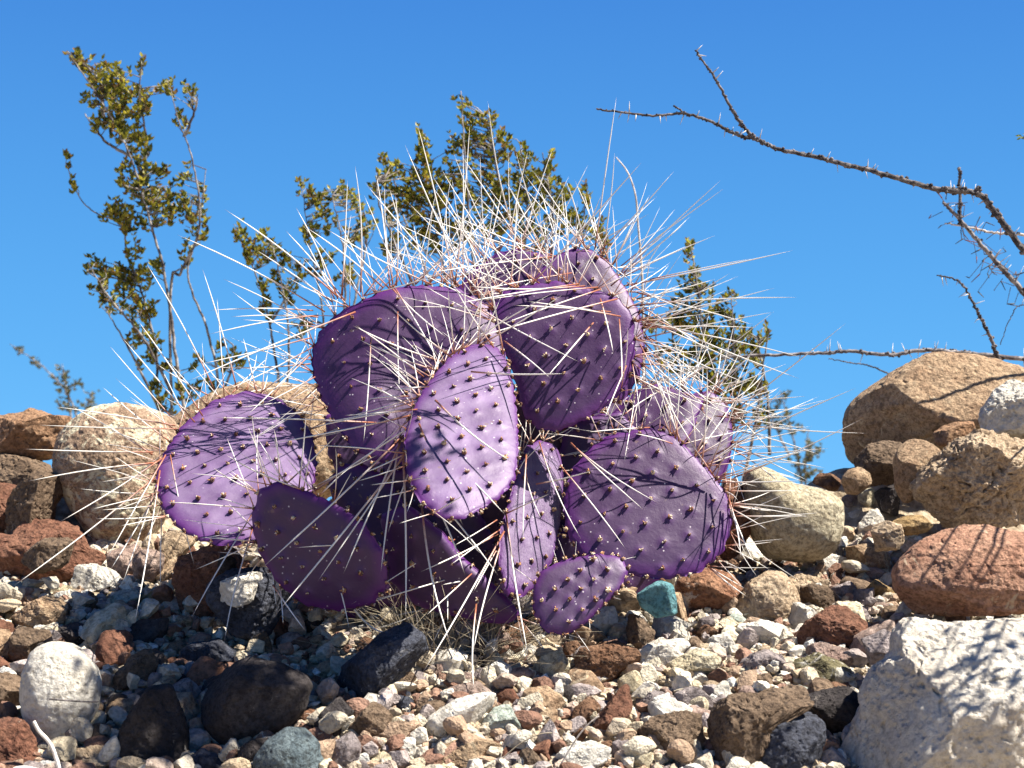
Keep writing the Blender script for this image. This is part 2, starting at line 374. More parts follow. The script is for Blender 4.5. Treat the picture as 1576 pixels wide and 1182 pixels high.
def hero(name, zk, pts, mat, ang, label, ref=None, d=None, depth=None, lvl=None, rough=1.0, topcut=True, cat=None, cuts=()):
    ox, oy, s = ZK[zk]
    px = [(ox+x/s, oy+y/s) for x, y in pts]
    xs = [p[0] for p in px]; ys = [p[1] for p in px]
    cx = sum(xs)/len(xs); cy = sum(ys)/len(ys); cx = (cx+(min(xs)+max(xs))/2)/2; cy = (cy+(min(ys)+max(ys))/2)/2
    wpx = max(xs)-min(xs); hpx = max(ys)-min(ys)
    gd = ground_depth(cx, max(ys)-.06*hpx)
    T0 = (depth or .42*math.sqrt(wpx*hpx))
    if d is None:
        d = (gd if gd else 2.9)+T0/1100.0*.55
    sca = d/2500.0; T = T0*sca
    c = P(cx, cy, d)
    gw = 1.10 if ang >= .3 and wpx < 170 else 1.0
    poly = [((x-cx)*sca*gw, (cy-y)*sca*gw) for x, y in px]
    if lvl is None: lvl = 7 if wpx*hpx > 26000 else 6 if wpx*hpx > 4500 else 5 if wpx*hpx > 1300 else 4
    me = rock_mesh(poly, T, ang, len(HEROES)*13+5, lvl, rough, topcut, cuts)
    if name == 'boulder' or wpx > 90: cat_ = 'boulder' if wpx > 130 else 'rock'
    else: cat_ = 'stone'
    me.name = name
    o = link(name, me, M[mat], loc=c)
    tag(o, label, cat or cat_, 'rocks and stones on the embankment')
    HEROES.append((c, max(wpx, 30)*sca/2, T, ref, o)); return o
ZK = {'z4': (0, 600, 3.94), 'z5': (0, 860, 3.03), 'z6': (500, 860, 3.03), 'z7': (900, 800, 3.03), 'z8': (1120, 520, 3.456), 'zb': (1276, 800, 3.093), 'p': (0, 0, 1.0)}
# far boulders along the crest, left
hero('boulder','z4',[(-260,190),(-40,170),(60,150),(150,140),(200,110),(250,140),(340,160),(450,165),(490,205),(440,250),(380,390),(200,440),(60,470),(-260,490)],'orange',.35,'orange sandstone boulder with a flat underside, cut by the left picture edge','orange boulder',d=2.98,depth=90)
hero('boulder','z4',[(620,90),(720,72),(850,95),(1000,150),(1080,230),(1090,400),(1050,700),(960,850),(880,960),(760,1010),(640,980),(540,860),(440,720),(350,600),(330,450),(350,300),(430,190),(520,120)],'speck',.0,'big egg-shaped tan boulder with cream speckled crust, left of the cactus','egg-shaped speckled boulder',d=2.80,depth=90,rough=.8)
hero('rock','z4',[(150,450),(230,520),(330,540),(370,600),(310,690),(290,900),(250,1050),(130,1040),(60,930),(20,800),(20,660),(90,560)],'brown',.6,'upright brown rock leaning beneath the orange boulder at far left','upright brown rock',d=2.72)
hero('rock','z4',[(-60,850),(10,870),(80,960),(240,1040),(400,1000),(560,960),(640,1010),(600,1100),(300,1180),(-60,1180)],'red',.5,'low red brown rock in shade below the egg-shaped boulder',d=2.66)
hero('stone','z4',[(1030,850),(1120,870),(1170,930),(1110,1000),(1080,1080),(1000,1180),(930,1130),(980,980),(980,880)],'yellow',.4,'cream stone standing on end beside the left cactus pad',d=2.62)
hero('stone','z4',[(860,980),(940,975),(985,1010),(980,1080),(930,1150),(860,1170),(780,1120),(770,1050)],'pink',.3,'pinkish brown stone just right of the egg-shaped boulder foot',d=2.58)
hero('boulder','p',[(300,836),(330,832),(366,838),(364,880),(348,905),(340,930),(325,957),(300,960),(280,935),(272,890),(280,856)],'red',.35,'reddish boulder under the left cactus pad, streaked with spine shadows','reddish boulder',d=2.48)
hero('pebble','p',[(340,850),(355,852),(364,863),(363,880),(352,888),(340,884),(334,868)],'dark',.1,'round dark pebble wedged against the reddish boulder',d=2.40)
hero('boulder','z5',[(990,130),(1070,60),(1200,50),(1290,90),(1340,170),(1310,320),(1200,370),(1100,345),(1040,260),(985,200)],'navy',.3,'blue grey boulder with a white crusted top left of the cactus base','white-topped blue grey boulder',d=2.36)
hero('stone','z5',[(985,150),(1030,110),(1120,70),(1250,60),(1230,95),(1120,110),(1075,150),(1040,200),(1000,210)],'white',.6,'white lime crust slab on top of the blue grey boulder',d=2.30,depth=14)
hero('boulder','p',[(250,660),(290,625),(335,597),(380,583),(440,586),(485,592),(520,640),(548,700),(545,750),(450,790),(330,780),(255,740)],'tan',.1,'tan boulder showing behind the left and upper left cactus pads','tan boulder behind the pads',d=3.0,depth=90)
hero('rock','p',[(1112,765),(1130,715),(1150,735),(1160,790),(1140,860),(1118,870),(1100,820)],'red',.6,'narrow rust brown rock wedged between lower right pad and cream boulder',d=2.62)
hero('rock','p',[(-60,735),(-5,730),(35,745),(45,790),(20,840),(-60,850)],'red',.5,'reddish rock filling the bank at the far left edge',d=2.78)
hero('rock','p',[(-60,690),(0,700),(60,712),(95,735),(60,770),(-60,775)],'brown',.4,'brown rock in shade right under the orange boulder',d=2.92)
hero('stone','p',[(40,835),(80,820),(110,835),(105,870),(60,880),(35,862)],'brown',.5,'brown stone at the shaded foot of the egg-shaped boulder',d=2.52)
hero('stone','p',[(165,845),(205,835),(225,860),(215,890),(175,892)],'pink',.4,'pinkish stone in front of the egg-shaped boulder')
hero('stone','p',[(232,865),(268,850),(285,880),(270,905),(236,900)],'tan',.5,'tan stone left of the reddish boulder')
hero('stone','p',[(1300,845),(1345,838),(1372,862),(1360,892),(1312,890)],'tan',.5,'tan stone in the rubble left of the large reddish boulder')
hero('stone','p',[(1255,845),(1298,850),(1305,880),(1265,888)],'white',.5,'chalky stone in the rubble below the cream boulder edge')
hero('stone','p',[(1340,800),(1385,808),(1392,842),(1350,848)],'yellow',.5,'yellowish stone below the ochre one at right',d=2.5)
hero('stone','p',[(1275,930),(1330,925),(1345,960),(1300,975)],'cream',.6,'cream stone just above the huge white boulder edge')
hero('stone','p',[(1330,985),(1375,965),(1385,1000),(1345,1030)],'lilac',.5,'mauve stone touching the upper left rim of the huge white boulder',d=2.22)
hero('stone','p',[(1240,1000),(1285,985),(1320,1010),(1300,1045),(1250,1040)],'pink',.5,'pinkish stone right of the olive and white rock')
hero('stone','p',[(820,1010),(862,1000),(880,1030),(850,1052),(818,1045)],'cream',.5,'cream stone below the cactus stem beside the mauve pebble')
hero('stone','p',[(805,1065),(850,1055),(870,1085),(840,1110),(802,1100)],'tan',.5,'sandy tan stone above the mint speckled stone at right')
hero('stone','p',[(560,1030),(610,1018),(640,1045),(610,1075),(565,1068)],'brown',.5,'brown stone shaded beside the dark blue flecked rock')
hero('stone','p',[(980,1000),(1020,985),(1050,1010),(1030,1040),(985,1035)],'white',.6,'pale stone left of the cream yellow rock')
hero('stone','p',[(1000,1125),(1030,1110),(1060,1130),(1050,1160),(1005,1160)],'cream',.5,'cream stone in the gap left of the lit brown block')
hero('stone','p',[(690,1060),(735,1050),(760,1072),(730,1090),(692,1085)],'pink',.4,'pinkish stone right behind the white oval rock')
# left slope
hero('boulder','z5',[(215,390),(270,388),(360,410),(440,500),(470,570),(460,690),(400,800),(330,880),(270,900),(190,850),(120,740),(95,620),(110,520),(150,430)],'white',.05,'round whitish boulder at lower left crossed by thin twig shadows','round whitish boulder',rough=.7)
hero('rock','z5',[(350,40),(430,25),(530,60),(555,95),(520,120),(470,140),(400,175),(350,160),(338,110)],'white',.6,'broad pale rock topping the light rubble at left','pale topping rock')
hero('slab','z5',[(80,260),(200,180),(280,170),(300,230),(285,300),(200,320),(110,335),(50,345),(40,290)],'tan',.7,'flat tan slab tilted up behind the round whitish boulder','tilted tan slab')
hero('rock','z5',[(50,300),(110,330),(210,340),(230,370),(160,400),(140,480),(100,520),(50,500),(60,420)],'brown',.6,'brown rock beneath the tilted tan slab')
hero('stone','z5',[(510,190),(560,150),(630,145),(650,180),(600,225),(540,245),(500,220)],'mint',.5,'pale green stone among light rubble at left','pale green stone')
hero('stone','z5',[(95,135),(130,128),(160,150),(145,200),(95,212)],'pink',.5,'pink angular stone above the tilted tan slab')
hero('stone','z5',[(25,165),(60,140),(95,150),(92,215),(60,220),(30,195)],'lilac',.4,'mauve stone near the left edge beside its pink neighbour')
hero('stone','z5',[(650,170),(720,145),(735,180),(700,215),(640,212)],'ochre',.5,'thin ochre brown stone right of the pale green one')
hero('pebble','z5',[(15,215),(50,205),(85,235),(50,258),(15,245)],'ochre',.2,'small ochre pebble at the left edge')
hero('stone','z5',[(410,250),(470,235),(510,260),(490,300),(420,290)],'white',.4,'white quartz stone below the pale green stone')
hero('stone','z5',[(320,250),(370,220),(425,240),(390,285),(330,285)],'white',.5,'white angular stone between the tan slab and the quartz')
hero('stone','z5',[(230,120),(270,110),(330,125),(335,160),(280,175),(235,165)],'cream',.5,'cream blocky stone left of the pale topping rock')
hero('stone','z5',[(240,80),(290,68),(340,80),(335,115),(290,118),(240,105)],'pink',.4,'pinkish stone at the back of the left rubble')
hero('rock','z5',[(140,400),(200,350),(330,300),(420,320),(405,395),(330,420),(230,405),(160,430)],'dark',.6,'dark wedge rock lying shaded over the round whitish boulder','dark wedge rock')
hero('rock','z5',[(550,400),(560,320),(640,290),(770,285),(765,350),(700,400),(620,430)],'dark',.7,'black shaded rock in the middle of the left slope')
hero('rock','z5',[(500,630),(560,520),(640,415),(695,415),(718,500),(700,570),(620,620),(540,660)],'brown',.6,'brown wedge rock pointing up between the dark boulders','brown wedge rock')
hero('boulder','z5',[(620,690),(700,590),(790,578),(830,680),(870,800),(870,1010),(560,1020),(540,900),(570,790)],'dark',.25,'dark boulder at the bottom left with one sunlit brown patch','dark bottom boulder')
hero('stone','z5',[(800,600),(850,550),(890,570),(895,680),(850,725),(805,700)],'lilac',.3,'small grey stone squeezed between two dark boulders')
hero('rock','z5',[(485,665),(600,645),(620,720),(590,770),(545,800),(500,740)],'tan',.6,'tan angular rock right of the round whitish boulder')
hero('boulder','z5',[(980,500),(1060,470),(1180,465),(1310,490),(1400,540),(1460,570),(1440,690),(1350,790),(1200,850),(1080,900),(1010,860),(930,740),(915,620)],'dark',.1,'large rounded dark boulder with white crust flecks in the shade','large dark boulder',rough=.8)
hero('boulder','z5',[(1240,850),(1330,785),(1420,790),(1490,860),(1520,980),(1500,1080),(1180,1080),(1180,930)],'greyblue',.0,'blue grey speckled round boulder at the bottom edge','blue grey speckled boulder',rough=.6)
hero('rock','z5',[(-60,740),(90,755),(150,850),(170,1010),(0,1040),(-60,1000)],'red',.5,'reddish brown rock in the bottom left corner','reddish corner rock')
hero('rock','z5',[(-60,520),(80,530),(100,600),(75,730),(0,745),(-60,740)],'brown',.5,'brown rock left of the round whitish boulder')
hero('rock','z5',[(-60,330),(30,335),(55,400),(50,510),(-60,515)],'tan',.5,'sandy tan rock cut by the left edge below the ochre pebble')
hero('rock','z5',[(370,880),(500,850),(530,900),(510,1010),(345,1020),(300,930)],'yellow',.5,'pitted yellow rock below the round whitish boulder')
hero('stone','z5',[(1280,380),(1330,345),(1395,340),(1412,380),(1355,440),(1290,432)],'lilac',.2,'round banded grey stone in front of the white-topped boulder')
hero('stone','z5',[(1410,390),(1490,350),(1505,395),(1455,435),(1410,432)],'yellow',.5,'yellowish stone right of the round banded one')
hero('stone','z5',[(1185,370),(1230,340),(1255,380),(1270,440),(1250,472),(1170,468)],'brown',.5,'brown upright stone with a pink face above the large dark boulder')
hero('stone','z5',[(1445,440),(1520,425),(1542,460),(1480,482),(1445,475)],'pink',.3,'pale pink stone above the pitted one near the cactus shade')
hero('stone','z5',[(1310,490),(1330,455),(1370,450),(1385,495),(1340,502)],'white',.4,'small white stone on the rim of the large dark boulder')
hero('rock','z5',[(820,450),(900,400),(1010,380),(1060,420),(1150,470),(1000,480),(940,530),(850,520)],'navy',.4,'dark bluish rock in shade left of the large dark boulder')
hero('rock','z5',[(1470,750),(1576,650),(1640,720),(1600,830),(1520,880),(1480,820)],'dark',.5,'dark rock at the shaded foot of the large dark boulder')
hero('stone','z5',[(1450,520),(1530,470),(1590,490),(1585,560),(1490,575)],'yellow',.6,'pitted pale stone next to the dark blue speckled rock')
hero('stone','z5',[(1380,740),(1450,700),(1500,730),(1470,790),(1400,790)],'redwhite',.4,'reddish pitted stone in a patch of sun below the large dark boulder')
hero('stone','z5',[(700,560),(740,540),(790,550),(790,590),(720,600)],'cream',.5,'cream stone tucked beside the brown wedge rock')
hero('stone','z5',[(880,530),(920,520),(955,540),(940,575),(890,575)],'redwhite',.4,'small reddish stone left of the large dark boulder')
hero('stone','z5',[(770,310),(830,295),(840,330),(800,345),(770,340)],'yellow',.4,'small yellowish stone at the shade edge left of the blue grey boulder')
hero('rock','z5',[(880,900),(960,880),(1060,930),(1050,1010),(900,1020)],'navy',.5,'dark blue angular rock at the bottom edge between dark boulders')
hero('rock','z5',[(1090,980),(1130,880),(1220,820),(1260,840),(1200,930),(1170,1010)],'dark',.5,'slim dark rock leaning on the blue grey speckled boulder')
# below the cactus
hero('boulder','z6',[(250,370),(370,310),(440,360),(465,450),(330,600),(200,690),(90,695),(55,620),(100,500),(200,420)],'navy',.3,'dark blue rock with white flecks lying under the cactus','dark blue flecked rock')
hero('stone','z6',[(170,240),(240,220),(310,240),(332,290),(290,322),(205,300)],'yellow',.4,'small yellow stone just below the lower left pads')
hero('rock','z6',[(220,670),(310,740),(285,850),(210,905),(130,840),(118,790)],'brown',.55,'brown cube-shaped rock set on its corner in the shade','brown cube-shaped rock')
hero('rock','z6',[(25,900),(110,800),(165,880),(150,940),(60,1010),(0,1010)],'lilac',.3,'smooth grey rock below the brown cube-shaped rock')
hero('stone','z6',[(340,840),(415,838),(422,900),(380,950),(320,935),(308,880)],'white',.5,'white shell-shaped stone right of the brown cube-shaped rock')
hero('stone','z6',[(190,960),(270,905),(320,930),(340,970),(300,1010),(190,1010)],'cream',.5,'cream stone at the bottom edge below the white shell-shaped one')
hero('rock','z6',[(480,740),(600,660),(700,630),(800,618),(812,680),(720,750),(620,820),(530,855),(480,830),(463,780)],'white',.1,'smooth white oval rock with mauve veining at bottom centre','white oval rock',rough=.7)
hero('stone','z6',[(720,790),(800,690),(860,690),(930,820),(875,865),(770,850)],'mint',.5,'mint speckled stone right of the white oval rock','mint speckled stone')
hero('slab','z6',[(380,960),(560,870),(680,830),(820,870),(870,900),(800,1000),(350,1020)],'tan',.6,'wide tan slab along the bottom edge below the white oval rock','wide tan slab')
hero('stone','z6',[(845,520),(930,500),(985,530),(960,572),(890,582),(840,548)],'pink',.1,'mauve pebble lying flat beneath the cactus stem')
hero('stone','z6',[(980,500),(1035,500),(1032,533),(985,532)],'white',.5,'tiny white block under the small lower right pad')
hero('stone','z6',[(1040,480),(1100,438),(1155,460),(1135,520),(1060,545)],'yellow',.6,'pitted cream stone left of the big rusty rock')
hero('rock','z6',[(1205,285),(1300,230),(1405,235),(1365,300),(1340,390),(1290,407),(1235,370),(1193,330)],'white',.5,'white block right below the small lower pad','white block below the small pad')
hero('rock','z6',[(1400,250),(1480,285),(1532,340),(1500,475),(1440,435),(1410,340)],'brown',.5,'brown upright rock below the turquoise stone')
hero('rock','z6',[(1205,430),(1350,393),(1445,430),(1465,500),(1350,565),(1230,612),(1175,570),(1178,480)],'rust',.4,'rusty pitted rock in the centre right foreground','rusty pitted rock')
hero('stone','z6',[(1060,590),(1098,556),(1112,620),(1082,702),(1038,702)],'white',.6,'narrow white stone standing on end')
hero('stone','z6',[(1108,600),(1160,568),(1175,670),(1108,692)],'dark',.6,'dark block between the standing white stone and the rusty rock')
hero('stone','z6',[(1168,700),(1240,638),(1282,690),(1250,765),(1180,792),(1150,752)],'rust',.5,'rust orange stone left of the long red brown rock')
hero('rock','z6',[(1235,800),(1330,670),(1395,585),(1455,640),(1405,740),(1320,830),(1240,840)],'red',.6,'long red brown rock tilted diagonally','long red brown rock')
hero('stone','z6',[(1130,790),(1180,780),(1230,810),(1200,860),(1140,840)],'rust',.5,'small rust stone at the foot of the diagonal rock')
hero('rock','z6',[(1050,950),(1120,890),(1240,858),(1325,880),(1310,935),(1200,1010),(1060,1010)],'white',.5,'pinkish white chunk at the bottom edge under the diagonal rock','pinkish white chunk')
hero('stone','z6',[(1340,850),(1410,833),(1432,880),(1380,942),(1338,915)],'lilac',.2,'small mauve cobble right of the pinkish white chunk')
hero('stone','z6',[(910,900),(960,880),(1012,940),(990,1010),(920,1010)],'brown',.5,'brown grey stone at the bottom edge left of the white chunk')
hero('stone','z6',[(800,920),(900,895),(912,950),(860,1010),(780,1000)],'lilac',.5,'lilac grey stone at the bottom edge right of the tan slab')
hero('stone','z6',[(875,680),(920,672),(935,705),(910,722),(880,715)],'white',.5,'small white stone above the mint speckled stone')
hero('stone','z6',[(270,680),(330,640),(410,650),(420,700),(330,730)],'navy',.5,'dark bluish stone above the brown cube-shaped rock')
hero('stone','z6',[(330,760),(370,725),(410,740),(400,800),(350,810)],'lilac',.4,'grey stone in shade right of the brown cube-shaped rock')
hero('rock','z6',[(430,700),(520,655),(570,680),(520,730),(460,770),(430,750)],'brown',.5,'dark brown stone behind the white oval rock')
# right slope
hero('stone','z7',[(238,350),(290,315),(350,278),(410,300),(432,380),(430,440),(330,457),(260,410)],'turq',.28,'turquoise blue stone beside the small lower right pad','turquoise stone',rough=.6,d=2.27)
hero('stone','z7',[(150,320),(220,285),(270,310),(242,350),(248,405),(190,402),(143,372)],'tan',.5,'light brown stone tucked behind the turquoise stone')
hero('rock','z7',[(425,280),(500,232),(600,222),(700,260),(742,300),(705,370),(650,445),(560,465),(440,433),(416,350)],'redwhite',.1,'rounded rust and white boulder right of the turquoise stone','rust and white boulder')
hero('boulder','z7',[(700,380),(760,290),(850,238),(925,238),(992,310),(1012,400),(980,475),(920,492),(850,455),(800,465),(755,505),(680,505),(652,440)],'yellow',.25,'lumpy yellow tan boulder right of the rust and white boulder','lumpy yellow boulder',rough=1.4)
hero('stone','z7',[(975,390),(1010,392),(1085,440),(1060,485),(980,530),(950,500)],'white',.5,'bright white wedge behind the white slab and red triangular rock')
hero('stone','z7',[(325,458),(490,448),(497,560),(400,582),(340,582),(318,530)],'white',.7,'white square block directly below the turquoise stone','white square block')
hero('stone','z7',[(290,630),(370,560),(470,560),(495,590),(400,660),(360,690),(300,680)],'white',.5,'crumbly white stone under the white square block')
hero('rock','z7',[(385,660),(470,600),(560,588),(628,650),(600,720),(520,730),(440,772),(378,772)],'cream',.45,'cream yellow rock with a smooth rounded top','cream yellow rock')
hero('stone','z7',[(455,720),(530,690),(595,765),(570,785),(470,775)],'white',.6,'white chip at the foot of the cream yellow rock')
hero('stone','z7',[(575,560),(650,515),(708,595),(692,645),(625,645),(572,600)],'white',.5,'knobbly white stone left of the white slab')
hero('slab','z7',[(740,510),(830,468),(950,498),(985,530),(940,600),(880,590),(780,545)],'white',.7,'bright white slab with a sharp front edge','bright white slab')
hero('slab','z7',[(700,690),(780,628),(900,598),(935,640),(900,705),(820,722),(740,735)],'lilac',.7,'thin grey slab in front of the bright white slab','thin grey slab')
hero('stone','z7',[(755,735),(880,715),(895,760),(810,815),(758,790)],'brown',.6,'brown shadow under the thin grey slab, given the shape of a stone')  # stone-shaped stand-in for the shadow beneath the slab
hero('rock','z7',[(965,575),(1050,480),(1130,410),(1225,420),(1305,492),(1270,560),(1230,645),(1130,655),(1020,625)],'red',.6,'red triangular rock with fine white grains','red triangular rock')
hero('stone','z7',[(948,605),(1000,583),(1044,600),(1010,655),(958,642)],'white',.4,'small white stone against the red triangular rock')
hero('rock','z7',[(930,700),(1000,645),(1100,625),(1205,675),(1255,732),(1190,765),(1080,755),(1000,785),(935,760)],'olive',.4,'olive rock half covered in white crust','olive and white rock')
hero('stone','z7',[(1045,780),(1150,752),(1225,780),(1170,820),(1100,855),(1028,845)],'rust',.4,'rust stone below the olive and white rock')
hero('stone','z7',[(465,785),(560,768),(612,915),(530,920),(455,905)],'lilac',.6,'lavender grey block left of the white tooth-shaped stone','lavender block')
hero('stone','z7',[(600,790),(660,748),(685,830),(630,895),(588,850)],'white',.5,'white tooth-shaped stone above the brown slabs')
hero('rock','z7',[(245,835),(330,798),(445,838),(442,905),(330,925),(265,890)],'lilac',.6,'lavender angular rock behind the lit brown block')
hero('rock','z7',[(235,1010),(350,918),(480,908),(603,940),(592,1040),(480,1095),(350,1165),(250,1125),(226,1060)],'brown',.7,'brown block with a sunlit flat top at the bottom','lit brown block')
hero('boulder','z7',[(630,890),(700,818),(830,805),(1000,790),(1045,830),(1035,890),(870,960),(835,1060),(790,1210),(570,1210),(560,1060)],'brown',.75,'big brown slab-topped boulder with bright top and shaded front','slab-topped brown boulder')
hero('boulder','z7',[(830,970),(920,918),(1060,898),(1110,980),(1095,1080),(1060,1210),(820,1210),(815,1040)],'navy',.3,'dark navy boulder in shade left of the big white boulder','navy boulder')
hero('rock','z7',[(1030,840),(1160,795),(1290,788),(1290,900),(1250,1000),(1150,1080),(1110,990),(1060,890)],'dark',.4,'black shaded rock between the navy and big white boulders')
hero('boulder','zb',[(335,560),(400,480),(500,478),(700,488),(960,488),(1240,500),(1240,1300),(-20,1300),(60,1080),(150,970),(150,830),(230,700),(320,645)],'whiteb',.22,'huge white boulder in the bottom right corner with leaf shadows','huge white boulder',d=2.0,depth=150,rough=1.15,topcut=False,cuts=(((-.12,-.62,.75),.60),((-.75,-.6,.35),.72)))
hero('boulder','zb',[(440,90),(560,50),(660,26),(800,30),(960,60),(1200,120),(1200,420),(800,445),(600,448),(440,440),(375,390),(315,340),(305,240),(375,160)],'redtan',.25,'large reddish brown boulder with flat lit top above the huge white one','large reddish brown boulder',d=2.34,depth=110,rough=1.0,cuts=(((-.05,-.35,.9),.62),((-.1,-.9,-.35),.7)))
hero('stone','zb',[(190,205),(255,140),(300,128),(302,200),(255,228),(200,222)],'lilac',.6,'pointed lavender stone left of the large reddish boulder')
hero('stone','zb',[(138,232),(230,228),(278,260),(222,292),(148,312)],'pink',.4,'purplish flat stone below the pointed lavender one')
hero('stone','zb',[(168,345),(230,284),(312,350),(282,388),(200,388),(158,372)],'ochre',.45,'orange ochre stone left of the large reddish boulder')
hero('stone','zb',[(75,395),(112,386),(200,440),(216,472),(180,484),(88,438)],'lilac',.2,'elongated lilac pebble below the ochre stone')
hero('stone','zb',[(188,402),(240,383),(302,412),(296,447),(208,443)],'pink',.1,'mauve rounded pebble under the ochre stone')
hero('stone','zb',[(0,330),(100,288),(137,330),(112,372),(50,392),(0,372)],'lilac',.25,'knobby grey stone above the red triangular rock')
hero('stone','zb',[(222,80),(245,52),(285,52),(302,80),(285,108),(240,110)],'lilac',.05,'round grey pebble left of the ochre rock at right')
hero('stone','z8',[(885,980),(940,945),(1040,945),(1090,1010),(1050,1030),(960,1050),(900,1020)],'ochre',.4,'ochre yellow stone under the tall tan stone',d=2.52)
hero('boulder','z8',[(95,700),(200,680),(340,770),(500,798),(612,860),(612,1000),(582,1120),(500,1175),(350,1190),(200,1175),(130,1060),(95,950),(85,800)],'cream',.05,'cream boulder right of the cactus with fine brown grains','cream boulder',d=2.62,depth=75,rough=.7)
hero('boulder','z8',[(670,340),(760,260),(900,170),(1000,110),(1080,76),(1220,78),(1400,90),(1530,140),(1650,220),(1750,400),(1600,560),(1300,600),(950,640),(740,700),(640,697),(612,600),(610,500),(628,410)],'tan',.12,'largest tan boulder on the ridge at right with one scarred end','largest tan boulder',d=2.95,depth=120,rough=.8)
hero('rock','z8',[(690,650),(760,570),(850,553),(925,565),(935,640),(905,720),(890,760),(840,790),(780,802),(700,710)],'brown',.3,'brown rock below the scarred end of the largest tan boulder',d=2.80)
hero('stone','z8',[(598,745),(640,698),(700,688),(760,720),(768,782),(720,812),(690,835),(628,832)],'tan',.1,'round grey tan stone right of the cream boulder','round stone by the cream boulder',d=2.72)
hero('stone','z8',[(448,772),(500,718),(560,730),(602,760),(575,825),(500,800)],'rust',.4,'rust stone on the ridge behind the cream boulder',d=2.85)
hero('rock','z8',[(888,640),(930,558),(990,523),(1050,543),(1130,600),(1165,640),(1060,700),(1015,800),(1000,855),(930,885),(888,800)],'tan',.15,'tall smooth tan stone with an orange stain','tall tan stone',d=2.68)
hero('boulder','z8',[(1040,700),(1120,635),(1200,560),(1400,488),(1650,490),(1800,650),(1800,980),(1300,1010),(1220,1010),(1180,985),(1100,880),(1018,845),(1015,780)],'yellow',.5,'pitted tan boulder with dark hollows at the right edge','pitted tan boulder',d=2.62,depth=90,rough=1.6)
hero('rock','z8',[(1335,455),(1400,330),(1440,280),(1500,240),(1600,218),(1750,290),(1750,560),(1480,515),(1345,495)],'white',.4,'white rough boulder on top of the pile at the right edge','white rough boulder',d=2.72)
hero('stone','z8',[(1105,505),(1160,452),(1300,448),(1325,480),(1255,545),(1180,575),(1118,565)],'orange',.5,'orange tan block between the largest tan and pitted boulders',d=2.78)
hero('stone','z8',[(780,800),(890,750),(905,860),(900,940),(820,920)],'dark',.4,'dark rock in the hollow left of the tall tan stone',d=2.80)
hero('stone','z8',[(690,850),(760,788),(792,840),(782,905),(700,905)],'cream',.4,'cream stone below the round grey tan one')
hero('stone','z8',[(610,850),(660,823),(702,850),(682,892),(628,902)],'lilac',.3,'purplish stone right of the cream boulder')
hero('stone','z8',[(735,905),(800,915),(832,1000),(790,1065),(720,1090),(700,1000)],'white',.7,'chalky white stone column right of the cream boulder')
hero('stone','z8',[(600,1010),(650,985),(690,1010),(670,1080),(600,1110)],'yellow',.5,'brownish yellow stone touching the cream boulder at right')
hero('stone','z8',[(640,920),(700,915),(720,945),(690,975),(630,960)],'white',.5,'white stone under the purplish one right of the cream boulder')
hero('stone','p',[(1185,905),(1225,880),(1265,885),(1285,910),(1270,930),(1200,930)],'yellow',.6,'sandy yellow stone below the cream boulder')
hero('stone','p',[(1235,905),(1262,895),(1290,920),(1280,945),(1240,940)],'brown',.5,'small brown stone above the knobby grey one')

